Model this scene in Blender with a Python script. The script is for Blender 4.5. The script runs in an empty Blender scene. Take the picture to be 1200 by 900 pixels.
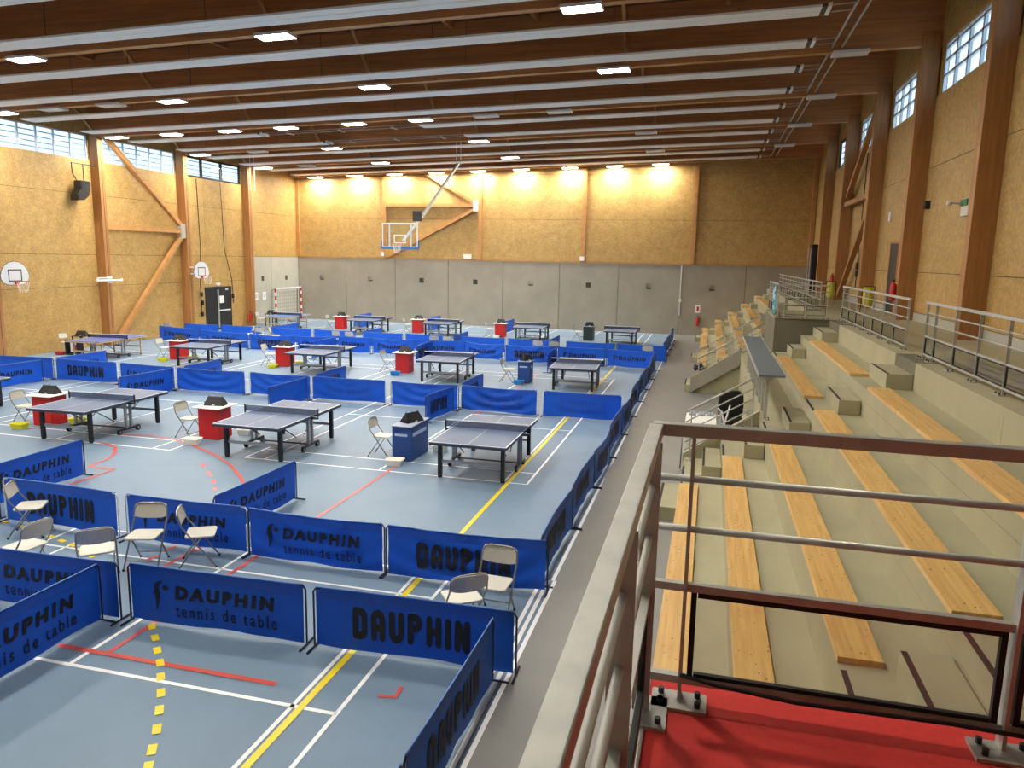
import bpy, bmesh, math, random
from mathutils import Matrix, Vector
random.seed(7)
R = math.radians
scene = bpy.context.scene
C = scene.collection

# ------------------------------------------------------------------ camera
cam_data = bpy.data.cameras.new('camera')
cam = bpy.data.objects.new('camera', cam_data)
C.objects.link(cam)
yaw, pitch, roll, FPX = 0.25419438, 0.16672849, 0.01921392, 879.33
cyw, syw, cp, sp = math.cos(yaw), math.sin(yaw), math.cos(pitch), math.sin(pitch)
fwd = Vector((-syw * cp, cyw * cp, -sp))
rgt = Vector((cyw, syw, 0))
upv = rgt.cross(fwd)
r_ = math.cos(roll) * rgt + math.sin(roll) * upv
u_ = -math.sin(roll) * rgt + math.cos(roll) * upv
m = Matrix.Identity(4)
for i in range(3):
    m[i][0], m[i][1], m[i][2] = r_[i], u_[i], -fwd[i]
m[2][3] = 4.25
cam.matrix_world = m
cam_data.sensor_width = 36.0
cam_data.lens = FPX * 36.0 / 1200.0
cam_data.clip_start = 0.02
cam_data.clip_end = 300
scene.camera = cam

# ------------------------------------------------------------------ world, exposure
LAMP_E = 150.0
world = bpy.data.worlds.new('sky')
scene.world = world
world.use_nodes = True
bg = world.node_tree.nodes['Background']
bg.inputs['Color'].default_value = (0.62, 0.83, 1.0, 1)
bg.inputs['Strength'].default_value = 1.3
vs = scene.view_settings
vs.view_transform = 'Standard'
vs.look = 'None'
vs.gamma = 1.0
vs.use_curve_mapping = False
vs.exposure = 0.76

# ------------------------------------------------------------------ materials
MATS = {}

def srgb(r, g, b):
    f = lambda c: (c / 255 / 12.92) if c / 255 <= 0.04045 else ((c / 255 + 0.055) / 1.055) ** 2.4
    return (f(r), f(g), f(b), 1)

def mat(name, col, rough=0.6, metal=0.0, spec=0.5, noise=0.0, nscale=6.0, stretch=(1, 1, 1), bump=0.0, rvar=0.0, col2=None, coat=0.0):
    mt = bpy.data.materials.new(name)
    mt.use_nodes = True
    nt = mt.node_tree
    b = nt.nodes['Principled BSDF']
    b.inputs['Base Color'].default_value = col
    b.inputs['Roughness'].default_value = rough
    b.inputs['Metallic'].default_value = metal
    b.inputs['Specular IOR Level'].default_value = spec
    if coat:
        b.inputs['Coat Weight'].default_value = coat
    if noise > 0 or col2:
        tc = nt.nodes.new('ShaderNodeTexCoord')
        mp = nt.nodes.new('ShaderNodeMapping')
        mp.inputs['Scale'].default_value = stretch
        nz = nt.nodes.new('ShaderNodeTexNoise')
        nz.inputs['Scale'].default_value = nscale
        nz.inputs['Detail'].default_value = 5
        nt.links.new(tc.outputs['Object'], mp.inputs['Vector'])
        nt.links.new(mp.outputs['Vector'], nz.inputs['Vector'])
        rp = nt.nodes.new('ShaderNodeValToRGB')
        k = noise
        rp.color_ramp.elements[0].position = 0.3
        rp.color_ramp.elements[1].position = 0.7
        rp.color_ramp.elements[0].color = tuple(c * (1 - k) for c in col[:3]) + (1,)
        rp.color_ramp.elements[1].color = col2 or tuple(min(1, c * (1 + k)) for c in col[:3]) + (1,)
        nt.links.new(nz.outputs['Fac'], rp.inputs['Fac'])
        nt.links.new(rp.outputs['Color'], b.inputs['Base Color'])
        if bump:
            bp = nt.nodes.new('ShaderNodeBump')
            bp.inputs['Strength'].default_value = bump
            bp.inputs['Distance'].default_value = 0.01
            nt.links.new(nz.outputs['Fac'], bp.inputs['Height'])
            nt.links.new(bp.outputs['Normal'], b.inputs['Normal'])
    MATS[name] = mt
    return mt

def osb_material(name, dark, mid, light):
    mt = bpy.data.materials.new(name)
    mt.use_nodes = True
    nt = mt.node_tree
    b = nt.nodes['Principled BSDF']
    b.inputs['Roughness'].default_value = 0.55
    tc = nt.nodes.new('ShaderNodeTexCoord')
    v = nt.nodes.new('ShaderNodeTexVoronoi')
    v.inputs['Scale'].default_value = 17
    v.inputs['Randomness'].default_value = 1
    nz = nt.nodes.new('ShaderNodeTexNoise')
    nz.inputs['Scale'].default_value = 2.6
    nz.inputs['Detail'].default_value = 6
    nt.links.new(tc.outputs['Object'], v.inputs['Vector'])
    nt.links.new(tc.outputs['Object'], nz.inputs['Vector'])
    sep = nt.nodes.new('ShaderNodeSeparateColor')
    nt.links.new(v.outputs['Color'], sep.inputs['Color'])
    mx = nt.nodes.new('ShaderNodeMath')
    mx.operation = 'MULTIPLY_ADD'
    mx.inputs[1].default_value = 0.38
    nt.links.new(sep.outputs['Red'], mx.inputs[0])
    m2 = nt.nodes.new('ShaderNodeMath')
    m2.operation = 'MULTIPLY'
    m2.inputs[1].default_value = 0.62
    nt.links.new(nz.outputs['Fac'], m2.inputs[0])
    nt.links.new(m2.outputs[0], mx.inputs[2])
    rp = nt.nodes.new('ShaderNodeValToRGB')
    rp.color_ramp.elements[0].position = 0.12
    rp.color_ramp.elements[0].color = dark
    rp.color_ramp.elements[1].position = 0.92
    rp.color_ramp.elements[1].color = light
    e = rp.color_ramp.elements.new(0.5)
    e.color = mid
    nt.links.new(mx.outputs[0], rp.inputs['Fac'])
    nt.links.new(rp.outputs['Color'], b.inputs['Base Color'])
    MATS[name] = mt
    return mt

def pine_material():
    mt = bpy.data.materials.new('pine')
    mt.use_nodes = True
    nt = mt.node_tree
    b = nt.nodes['Principled BSDF']
    b.inputs['Roughness'].default_value = 0.38
    tc = nt.nodes.new('ShaderNodeTexCoord')
    mp = nt.nodes.new('ShaderNodeMapping')
    mp.inputs['Scale'].default_value = (16, 0.8, 16)
    nz = nt.nodes.new('ShaderNodeTexNoise')
    nz.inputs['Scale'].default_value = 1.6
    nz.inputs['Detail'].default_value = 4
    nt.links.new(tc.outputs['Object'], mp.inputs['Vector'])
    nt.links.new(mp.outputs['Vector'], nz.inputs['Vector'])
    rp = nt.nodes.new('ShaderNodeValToRGB')
    rp.color_ramp.elements[0].position = 0.3
    rp.color_ramp.elements[0].color = srgb(202, 156, 90)
    rp.color_ramp.elements[1].position = 0.7
    rp.color_ramp.elements[1].color = srgb(226, 186, 114)
    nt.links.new(nz.outputs['Fac'], rp.inputs['Fac'])
    mp2 = nt.nodes.new('ShaderNodeMapping')
    mp2.inputs['Scale'].default_value = (17, 8, 0.3)
    vo = nt.nodes.new('ShaderNodeTexVoronoi')
    vo.inputs['Scale'].default_value = 1.0
    nt.links.new(tc.outputs['Object'], mp2.inputs['Vector'])
    nt.links.new(mp2.outputs['Vector'], vo.inputs['Vector'])
    lt = nt.nodes.new('ShaderNodeMapRange')
    lt.inputs['From Min'].default_value = 0.07
    lt.inputs['From Max'].default_value = 0.15
    nt.links.new(vo.outputs['Distance'], lt.inputs['Value'])
    mix = nt.nodes.new('ShaderNodeMix')
    mix.data_type = 'RGBA'
    mix.inputs['A'].default_value = srgb(112, 66, 26)
    nt.links.new(lt.outputs['Result'], mix.inputs['Factor'])
    nt.links.new(rp.outputs['Color'], mix.inputs['B'])
    nt.links.new(mix.outputs['Result'], b.inputs['Base Color'])
    MATS['pine'] = mt

def glass_material(name, tint, glossy=0.08):
    mt = bpy.data.materials.new(name)
    mt.use_nodes = True
    nt = mt.node_tree
    out = nt.nodes['Material Output']
    nt.nodes.remove(nt.nodes['Principled BSDF'])
    t = nt.nodes.new('ShaderNodeBsdfTransparent')
    t.inputs['Color'].default_value = tint
    g = nt.nodes.new('ShaderNodeBsdfGlossy')
    g.inputs['Roughness'].default_value = 0.04
    mx = nt.nodes.new('ShaderNodeMixShader')
    mx.inputs[0].default_value = glossy
    nt.links.new(t.outputs[0], mx.inputs[1])
    nt.links.new(g.outputs[0], mx.inputs[2])
    nt.links.new(mx.outputs[0], out.inputs['Surface'])
    MATS[name] = mt

def emit_material(name, col, strength):
    mt = bpy.data.materials.new(name)
    mt.use_nodes = True
    nt = mt.node_tree
    b = nt.nodes['Principled BSDF']
    b.inputs['Base Color'].default_value = (0.8, 0.8, 0.8, 1)
    b.inputs['Emission Color'].default_value = col
    b.inputs['Emission Strength'].default_value = strength
    MATS[name] = mt

mat('floor_blue', srgb(116, 138, 158), rough=0.5, spec=0.35, noise=0.04, nscale=1.5)
mat('floor_grey', srgb(126, 124, 120), rough=0.42, noise=0.05, nscale=2)
mat('line_white', srgb(246, 247, 246), rough=0.4)
mat('line_yellow', srgb(240, 214, 30), rough=0.4)
mat('line_red', srgb(205, 84, 74), rough=0.4)
osb_material('osb', srgb(150, 117, 62), srgb(175, 140, 80), srgb(196, 164, 104))
mat('glulam', srgb(162, 112, 62), rough=0.5, noise=0.18, nscale=2.0, stretch=(7, 7, 0.5))
mat('glulam_beam', srgb(184, 126, 78), rough=0.55, noise=0.22, nscale=1.5, stretch=(0.4, 6, 9))
mat('glulam_brace', srgb(180, 130, 74), rough=0.5, noise=0.12, nscale=3)
mat('deck', srgb(96, 54, 30), rough=0.7, noise=0.15, nscale=3, stretch=(1, 6, 1))
mat('concrete', srgb(150, 143, 128), rough=0.75, noise=0.08, nscale=1.1, bump=0.08)
mat('concrete_left', srgb(172, 170, 156), rough=0.75, noise=0.06, nscale=1.1)
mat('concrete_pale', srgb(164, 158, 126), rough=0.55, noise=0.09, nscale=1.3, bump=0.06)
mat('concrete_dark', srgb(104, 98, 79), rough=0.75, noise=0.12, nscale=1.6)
mat('recess_dark', srgb(70, 64, 54), rough=0.9)
pine_material()
mat('strip_white', srgb(240, 240, 236), rough=0.5)
mat('lamp_body', srgb(220, 220, 218), rough=0.4)
mat('lamp_off', srgb(205, 203, 196), rough=0.35)
emit_material('lamp_on', (1.0, 0.95, 0.86, 1), LAMP_E)
mat('steel', srgb(178, 177, 168), rough=0.45, metal=0.35, noise=0.10, nscale=14)
mat('steel_dark', srgb(96, 92, 88), rough=0.5, metal=0.6)
mat('white_metal', srgb(222, 222, 220), rough=0.4)
mat('black_metal', srgb(26, 27, 30), rough=0.45)
mat('black_plastic', srgb(20, 20, 22), rough=0.5)
mat('black_rubber', srgb(18, 18, 18), rough=0.7)
mat('cloth_blue', srgb(20, 88, 204), rough=0.5, spec=0.35, noise=0.05, nscale=3)
mat('hem_catchlight', srgb(84, 128, 200), rough=0.5)  # paler than the cloth: light catching the top edge, put into the colour
mat('print_black', srgb(10, 14, 34), rough=0.6)
mat('cloth_band', srgb(17, 78, 186), rough=0.55)
mat('print_ghost', srgb(16, 78, 188), rough=0.5)
mat('frame_navy', srgb(22, 34, 70), rough=0.4, metal=0.2)
mat('pole_pale', srgb(200, 206, 206), rough=0.4)
mat('table_top', srgb(84, 100, 130), rough=0.5, noise=0.02)
mat('table_top_purple', srgb(84, 96, 160), rough=0.4)
mat('table_top_bright', srgb(72, 108, 176), rough=0.4)
mat('table_line', srgb(236, 238, 240), rough=0.4)
mat('table_edge', srgb(52, 60, 74), rough=0.5)
mat('grey_metal', srgb(150, 154, 158), rough=0.45, metal=0.4)
mat('beige_metal', srgb(190, 172, 136), rough=0.5)
mat('wheel_red', srgb(210, 70, 60), rough=0.5)
mat('chair_seat', srgb(206, 203, 190), rough=0.45)
mat('chair_back', srgb(196, 193, 180), rough=0.45)
mat('chair_tube', srgb(150, 150, 144), rough=0.35, metal=0.6)
mat('umpire_red', srgb(196, 26, 28), rough=0.55, noise=0.05)
mat('umpire_blue', srgb(28, 66, 132), rough=0.5)
mat('umpire_green', srgb(24, 46, 40), rough=0.5)
mat('top_white', srgb(236, 234, 226), rough=0.5)
mat('top_grey', srgb(150, 160, 178), rough=0.5)
mat('print_pale', srgb(176, 192, 216), rough=0.5)
mat('basin_yellow', srgb(226, 220, 40), rough=0.45)
mat('basin_white', srgb(246, 245, 234), rough=0.45)
mat('basin_blue', srgb(40, 140, 205), rough=0.45)
mat('basin_red', srgb(190, 40, 50), rough=0.45)
mat('window_alu', srgb(206, 214, 222), rough=0.4)
mat('window_black', srgb(20, 20, 22), rough=0.5)
mat('louver', srgb(176, 196, 214), rough=0.5)
glass_material('glass', (0.93, 0.97, 1, 1))
glass_material('rail_glass', (0.95, 0.96, 0.95, 1))
mat('door_black', srgb(30, 32, 36), rough=0.45)
mat('paper', srgb(232, 232, 228), rough=0.7)
mat('carpet_red', srgb(216, 52, 44), rough=0.85, noise=0.06, nscale=40)
mat('alu', srgb(190, 190, 184), rough=0.4, metal=0.5)
mat('board_white', srgb(216, 220, 222), rough=0.4)
mat('board_blue', srgb(50, 100, 170), rough=0.5)
mat('hoop_red', srgb(190, 60, 46), rough=0.5)
mat('net_white', srgb(225, 225, 215), rough=0.7)
mat('ext_red', srgb(186, 28, 30), rough=0.4)
mat('teal_cloth', srgb(40, 128, 138), rough=0.6)
mat('green_sign', srgb(40, 120, 70), rough=0.5)
mat('yellow_bag', srgb(196, 190, 60), rough=0.5)
mat('counter_grey', srgb(96, 104, 108), rough=0.5)
mat('nosing', srgb(44, 34, 30), rough=0.8)
mat('ball_net', srgb(30, 34, 50), rough=0.6)
glass_material('ttnet', (0.42, 0.45, 0.52, 1), 0.03)

# ------------------------------------------------------------------ mesh helpers
class MB:
    def __init__(s):
        s.v, s.f = [], []

    def poly(s, pts):
        n = len(s.v)
        s.v += [tuple(p) for p in pts]
        s.f.append(tuple(range(n, n + len(pts))))
        return s

    def hexa(s, b, t):
        n = len(s.v)
        s.v += [tuple(p) for p in b] + [tuple(p) for p in t]
        s.f += [(n + 3, n + 2, n + 1, n), (n + 4, n + 5, n + 6, n + 7)]
        for i in range(4):
            j = (i + 1) % 4
            s.f.append((n + i, n + j, n + 4 + j, n + 4 + i))
        return s

    def box(s, x0, x1, y0, y1, z0, z1):
        return s.hexa([(x0, y0, z0), (x1, y0, z0), (x1, y1, z0), (x0, y1, z0)],
                      [(x0, y0, z1), (x1, y0, z1), (x1, y1, z1), (x0, y1, z1)])

    def bar(s, p, q, w, h, up=(0, 0, 1)):
        p, q = Vector(p), Vector(q)
        d = (q - p).normalized()
        upv = Vector(up)
        a = d.cross(upv)
        if a.length < 1e-4:
            a = d.cross(Vector((0, 1, 0)))
        a.normalize()
        b = a.cross(d).normalized()
        a *= w / 2
        b *= h / 2
        return s.hexa([p - a - b, p + a - b, p + a + b, p - a + b], [q - a - b, q + a - b, q + a + b, q - a + b])

    def tube(s, pts, r, n=8, closed=False):
        pts = [Vector(p) for p in pts]
        base = len(s.v)
        k = len(pts)
        prev = None
        for i, p in enumerate(pts):
            a = pts[(i - 1) % k] if (closed or i > 0) else pts[i]
            b = pts[(i + 1) % k] if (closed or i < k - 1) else pts[i]
            d = (b - a).normalized()
            if prev is None:
                ref = Vector((0, 0, 1)) if abs(d.z) < 0.9 else Vector((1, 0, 0))
                u = d.cross(ref).normalized()
            else:
                u = prev - d * prev.dot(d)
                u.normalize()
            prev = u
            w = d.cross(u)
            for j in range(n):
                t = 2 * math.pi * j / n
                s.v.append(tuple(p + (u * math.cos(t) + w * math.sin(t)) * r))
        for i in range(k if closed else k - 1):
            for j in range(n):
                a0, a1 = base + i * n + j, base + i * n + (j + 1) % n
                i2 = (i + 1) % k
                b0, b1 = base + i2 * n + j, base + i2 * n + (j + 1) % n
                s.f.append((a0, a1, b1, b0))
        if not closed:
            s.f.append(tuple(base + j for j in reversed(range(n))))
            s.f.append(tuple(base + (k - 1) * n + j for j in range(n)))
        return s

    def cyl(s, c, axis, r, h, n=12):
        c = Vector(c)
        a = Vector(axis).normalized()
        return s.tube([c - a * h / 2, c + a * h / 2], r, n)

    def prism(s, pts2, axis, a0, a1):
        """extrude a 2D outline; axis 'x': pts=(y,z), 'y': pts=(x,z), 'z': pts=(x,y)"""
        f = {'x': lambda p, t: (t, p[0], p[1]), 'y': lambda p, t: (p[0], t, p[1]), 'z': lambda p, t: (p[0], p[1], t)}[axis]
        n, k = len(s.v), len(pts2)
        s.v += [f(p, a0) for p in pts2] + [f(p, a1) for p in pts2]
        s.f.append(tuple(n + i for i in reversed(range(k))))
        s.f.append(tuple(n + k + i for i in range(k)))
        for i in range(k):
            j = (i + 1) % k
            s.f.append((n + i, n + j, n + k + j, n + k + i))
        return s

    def mesh(s, name):
        me = bpy.data.meshes.new(name)
        me.from_pydata(s.v, [], s.f)
        bm = bmesh.new()
        bm.from_mesh(me)
        bmesh.ops.recalc_face_normals(bm, faces=bm.faces)
        bm.to_mesh(me)
        bm.free()
        return me

    def build(s, name, mname, parent=None, smooth=False, bevel=0.0, raw=False):
        if raw:
            me = bpy.data.meshes.new(name)
            me.from_pydata(s.v, [], s.f)
        else:
            me = s.mesh(name)
        me.materials.append(MATS[mname])
        if smooth:
            for p in me.polygons:
                p.use_smooth = True
        o = bpy.data.objects.new(name, me)
        C.objects.link(o)
        if parent is not None:
            o.parent = parent
        if bevel:
            bv = o.modifiers.new('bevel', 'BEVEL')
            bv.width = bevel
            bv.segments = 2
            bv.limit_method = 'ANGLE'
        return o

def tag(o, label=None, cat=None, group=None, kind=None):
    if label:
        o['label'] = label
    if cat:
        o['category'] = cat
    if group:
        o['group'] = group
    if kind:
        o['kind'] = kind
    return o

def empty(name, loc=(0, 0, 0), rz=0.0, parent=None):
    o = bpy.data.objects.new(name, None)
    o.empty_display_size = 0.1
    C.objects.link(o)
    o.location = loc
    o.rotation_euler = (0, 0, rz)
    if parent is not None:
        o.parent = parent
    return o

def thing(name, label, cat, loc=(0, 0, 0), rz=0.0, group=None):
    return tag(empty(name, loc, rz), label, cat, group)

def structure(name, parent=None):
    return tag(empty(name), kind='structure')

CHILD = {}
def copy_tree(o, parent=None):
    c = o.copy()
    C.objects.link(c)
    if parent is not None:
        c.parent = parent
    for ch in CHILD.get(o.name, []):
        copy_tree(ch, c)
    return c

def index_children(o):
    kids = [x for x in C.objects if x.parent == o]
    CHILD[o.name] = kids
    for k in kids:
        index_children(k)

def share(o, loc=(0, 0, 0), rot=(0, 0, 0), parent=None, scale=None):
    c = o.copy()
    C.objects.link(c)
    c.location = loc
    c.rotation_euler = rot
    if scale:
        c.scale = scale
    if parent is not None:
        c.parent = parent
    return c

ORD = ['first', 'second', 'third', 'fourth', 'fifth', 'sixth', 'seventh', 'eighth', 'ninth', 'tenth', 'eleventh', 'twelfth', 'thirteenth', 'fourteenth', 'fifteenth']

# ------------------------------------------------------------------ setting dimensions
XL, XR, YF, YN = -26.4, 5.35, 44.9, -5.2
BEAMS = [0.6, 6.1, 11.6, 17.1, 22.6, 28.1, 33.6, 39.1]
zb = lambda x: 9.72 + 0.0255 * x          # underside of the roof beams
ZTOP = lambda x: zb(x) + 1.6              # underside of the roof deck
GZ = 2.78                                 # gallery and platform floor
TX = [-0.309, 0.375, 1.059, 1.743, 2.427, 3.10]
TZ = [0.43, 0.909, 1.388, 1.867, 2.346]

# ------------------------------------------------------------------ floor and markings
floor = MB().box(XL - 0.3, XR + 0.3, YN - 0.3, YF + 0.3, -0.2, 0).build('floor', 'floor_blue')
tag(floor, kind='structure')
MB().box(-1.76, XR, YN, YF, 0.0, 0.003).build('grey_walkway', 'floor_grey', floor)
ZL = 0.004
def strip(x0, y0, x1, y1, w, mname, name='court_line', z=ZL):
    d = Vector((x1 - x0, y1 - y0, 0)).normalized()
    a = Vector((-d.y, d.x, 0)) * w / 2
    p, q = Vector((x0, y0, z)), Vector((x1, y1, z))
    return MB().poly([p - a, q - a, q + a, p + a]).build(name, mname, floor, raw=True)
def polystrip(pts, w, mname, name='court_line', z=ZL):
    mb = MB()
    n = len(pts)
    for i, p in enumerate(pts):
        a, b = Vector(pts[max(0, i - 1)]), Vector(pts[min(n - 1, i + 1)])
        d = (b - a).normalized()
        q = Vector((-d.y, d.x)) * w / 2
        mb.v += [(p[0] - q.x, p[1] - q.y, z), (p[0] + q.x, p[1] + q.y, z)]
    for i in range(n - 1):
        mb.f.append((2 * i, 2 * i + 2, 2 * i + 3, 2 * i + 1))
    return mb.build(name, mname, floor)
for cx in (-3.15, -11.1, -19.05):
    for cy in (-4.3, 13.39, 31.1):
        x0, x1 = cx, cx - 6.1
        y0, y1 = cy, cy + 13.4
        if cy < 0 and cx < -12:
            continue
        for y in (y0, y0 + 0.76, y1 - 0.76, y1):
            strip(x0, y, x1, y, 0.045, 'line_white')
        for y in (y0 + 4.72, y1 - 4.72):
            if cy > 0:
                strip(x0, y, x1, y, 0.045, 'line_white')
        for x in (x0, x0 - 0.46, x1 + 0.46, x1):
            strip(x, y0, x, y1, 0.045, 'line_white')
        xm = (x0 + x1) / 2
        if cy > 0:
            strip(xm, y0, xm, y0 + 4.72, 0.045, 'line_white')
            strip(xm, y1 - 4.72, xm, y1, 0.045, 'line_white')
strip(-3.15, 5.81, -9.25, 5.81, 0.05, 'line_white')
strip(-6.2, 5.82, -6.2, 9.1, 0.05, 'line_white')
strip(-3.52, YN, -3.52, 40.6, 0.075, 'line_yellow', z=0.0055)
for x in (-1.95, -1.86, -1.77):
    strip(x, YN, x, 9.3, 0.05, 'line_white', z=0.006)
strip(-1.80, 9.3, -1.80, 42.4, 0.05, 'line_white', z=0.006)
strip(-6.61, 6.09, -3.96, 6.09, 0.07, 'line_red', z=0.0062)
strip(-5.99, 6.12, -5.99, 27.0, 0.06, 'line_red', z=0.0062)
strip(-6.99, 8.0, -6.94, 9.4, 0.06, 'line_red', z=0.0062)
for y in (7.9, 8.27, 8.64):
    strip(-7.35, y, -7.33, y + 0.22, 0.06, 'line_red', 'court_line', z=0.0062)
polystrip([(-2.9, 6.19), (-2.73, 6.22), (-2.74, 6.4)], 0.045, 'line_red', z=0.0062)
polystrip([(-13.17, 14.24), (-12.4, 14.35), (-11.6, 14.2), (-10.9, 13.9), (-10.39, 13.61), (-9.83, 13.28), (-9.19, 12.8), (-8.6, 12.23), (-8.18, 11.79), (-7.9, 11.3)], 0.07, 'line_red', z=0.0062)
dp = [(-9.75, 12.66), (-9.55, 12.48), (-9.3, 12.25), (-9.07, 12.02), (-8.88, 11.82), (-8.7, 11.62), (-8.55, 11.44), (-8.43, 11.27)]
for i in range(0, len(dp) - 1, 2):
    strip(*dp[i], *dp[i + 1], 0.07, 'line_red', z=0.0062)
polystrip([(-12.98, 13.44), (-12.67, 13.38), (-12.4, 13.25), (-12.15, 13.0), (-11.94, 12.71), (-11.8, 12.4), (-11.74, 11.83), (-11.4, 11.8), (-11.1, 11.83)], 0.07, 'line_red', z=0.0062)
strip(-11.1, 11.83, -11.12, 10.4, 0.07, 'line_red', z=0.0062)
yd = [(-4.29, 4.7), (-4.42, 4.9), (-4.58, 5.15), (-4.76, 5.4), (-4.94, 5.64), (-5.14, 5.88), (-5.33, 6.1), (-5.53, 6.3), (-5.74, 6.52), (-5.95, 6.72),
      (-8.2, 8.19), (-8.48, 8.32), (-8.75, 8.43), (-9.03, 8.52), (-9.32, 8.61), (-10.1, 8.81), (-10.52, 8.9), (-4.16, 4.45), (-4.05, 4.2)]
for i, p in enumerate(yd):
    q = yd[i + 1] if i + 1 < len(yd) and abs(yd[i + 1][0] - p[0]) < 1 else yd[i - 1]
    d = Vector((q[0] - p[0], q[1] - p[1])).normalized() * 0.075
    strip(p[0] - d.x, p[1] - d.y, p[0] + d.x, p[1] + d.y, 0.075, 'line_yellow', 'dash_mark', z=0.0066)
for x in (-21.0, -14.5, -9.9):
    strip(x, 20.6, x, 21.2, 0.07, 'line_red', z=0.0062)

# ------------------------------------------------------------------ walls
def panel_x(wall, x0, x1, y0, y1, z0, z1, mname, g=0.008, name='panel'):
    return MB().box(x0, x1, y0 + g, y1 - g, z0 + g, z1 - g).build(name, mname, wall)

def slopebox(mb, x0, x1, y0, y1, zlo0, zlo1, zhi0, zhi1):
    return mb.hexa([(x0, y0, zlo0), (x1, y0, zlo1), (x1, y1, zlo1), (x0, y1, zlo0)],
                   [(x0, y0, zhi0), (x1, y0, zhi1), (x1, y1, zhi1), (x0, y1, zhi0)])

COLY = BEAMS + [YF]
WIN = {}
def side_wall(name, xin, sgn, wz0, wz1, joints, win_edges):
    """xin inner face, sgn +1 when outside is at +x"""
    w = structure(name)
    xo = xin + sgn * 0.16
    a, b = min(xin + sgn * 0.03, xo), max(xin + sgn * 0.03, xo)
    top = ZTOP(xin) + 0.05
    MB().box(a, b, YN - 0.3, YF + 0.3, 0, wz0).build('lower_shell', 'recess_dark', w)
    MB().box(a, b, YN - 0.3, YF + 0.3, wz1, top).build('upper_shell', 'osb', w)
    return w, a, b

wl, la, lb = side_wall('wall_left', XL, -1, 8.07, 9.12, None, None)
wr, ra, rb = side_wall('wall_right', XR, 1, 8.55, 9.78, None, None)
edges = [YN] + COLY
for i in range(len(edges) - 1):
    y0, y1 = edges[i], edges[i + 1]
    last = (y1 == YF)
    # left wall panels
    zl = [0.0, 2.66, 4.03, 6.62, 8.07] if not last else [0.0, 4.03, 6.62, 9.6]
    ymids = [y0, y1]
    if abs(y0 - 33.6) < .1:
        ymids = [y0, y0 + 1.9, y0 + 3.7, y1]
    for j in range(len(zl) - 1):
        conc = last and j == 0
        seg = ymids if not conc else [y0, y0 + 2.65, y1]
        for k in range(len(seg) - 1):
            panel_x(wl, XL - 0.03, XL, seg[k], seg[k + 1], zl[j], zl[j + 1], 'concrete_left' if conc else 'osb')
    if not last:
        panel_x(wl, XL - 0.03, XL, y0, y1, 9.12, 10.6, 'osb')
        MB().box(la, lb, y0 - .0, y0 + 0.22, 8.07, 9.12).build('pier', 'osb', wl)
        MB().box(la, lb, y1 - 0.22, y1, 8.07, 9.12).build('pier', 'osb', wl)
    else:
        MB().box(la, lb, y0, y1 + 0.3, 8.07, 9.12).build('pier', 'osb', wl)
        panel_x(wl, XL - 0.03, XL, y0, y1, 9.6, 10.6, 'osb')
    # right wall panels
    zr = [0.0, 3.01, 4.07, 6.75, 8.55]
    for j in range(4):
        panel_x(wr, XR, XR + 0.03, y0, y1, zr[j], zr[j + 1], 'concrete_left' if j == 0 else 'osb')
    panel_x(wr, XR, XR + 0.03, y0, y1, 9.78, 11.4, 'osb')
    if last:
        MB().box(ra, rb, y0, y1 + 0.3, 8.55, 9.78).build('pier', 'osb', wr)
        panel_x(wr, XR, XR + 0.03, y0, y1, 8.55, 9.78, 'osb')
    else:
        MB().box(ra, rb, y0, y0 + 0.42, 8.55, 9.78).build('pier', 'osb', wr)
        MB().box(ra, rb, y1 - 0.42, y1, 8.55, 9.78).build('pier', 'osb', wr)
# flat dark plates painting the shade of niches in the last left bay
for y in (40.75, 43.4):
    MB().box(XL, XL + 0.012, y - .12, y + .12, 2.58, 2.86).build('niche_shade', 'recess_dark', wl)

wn = 0
def window(xin, sgn, y0, y1, z0, z1, style):
    global wn
    wn += 1
    w = tag(empty('window_%d' % wn), kind='structure')
    fm = 'window_black' if style == 'black' else 'window_alu'
    x0, x1 = sorted((xin + sgn * 0.05, xin + sgn * 0.12))
    t = 0.10 if style == 'black' else 0.05
    MB().box(x0, x1, y0, y1, z0, z0 + t).build('frame_sill', fm, w)
    MB().box(x0, x1, y0, y1, z1 - t, z1).build('frame_head', fm, w)
    MB().box(x0, x1, y0, y0 + t, z0 + t, z1 - t).build('frame_side', fm, w)
    MB().box(x0, x1, y1 - t, y1, z0 + t, z1 - t).build('frame_side', fm, w)
    n = 3 if style == 'black' else (6 if style == 'louver' else 5)
    cuts = [y0 + (y1 - y0) * k / n for k in range(n + 1)]
    mw = 0.09 if style == 'black' else (0.035 if style == 'louver' else 0.06)
    for c in cuts[1:-1]:
        MB().box(x0, x1, c - mw, c + mw, z0 + t, z1 - t).build('mullion', fm, w)
    xp = xin + sgn * 0.09
    for k in range(n):
        MB().box(xp - .006, xp + .006, cuts[k] + mw, cuts[k + 1] - mw, z0 + t, z1 - t).build('pane', 'glass', w)
    xs0, xs1 = sorted((xin + sgn * 0.17, xin + sgn * 0.23))
    if style in ('louver', 'black'):
        for k in range(1, 5):
            z = z0 + (z1 - z0) * k / 5
            MB().box(xs0, xs1, y0, y1, z - 0.022, z + 0.022).build('louver', 'louver', w)
    else:
        for k in (0.36, 0.66, 0.9):
            z = z0 + (z1 - z0) * k
            MB().box(x0, x1, y0 + t, y1 - t, z - 0.035, z + 0.035).build('transom', fm, w)
    return w

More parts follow.
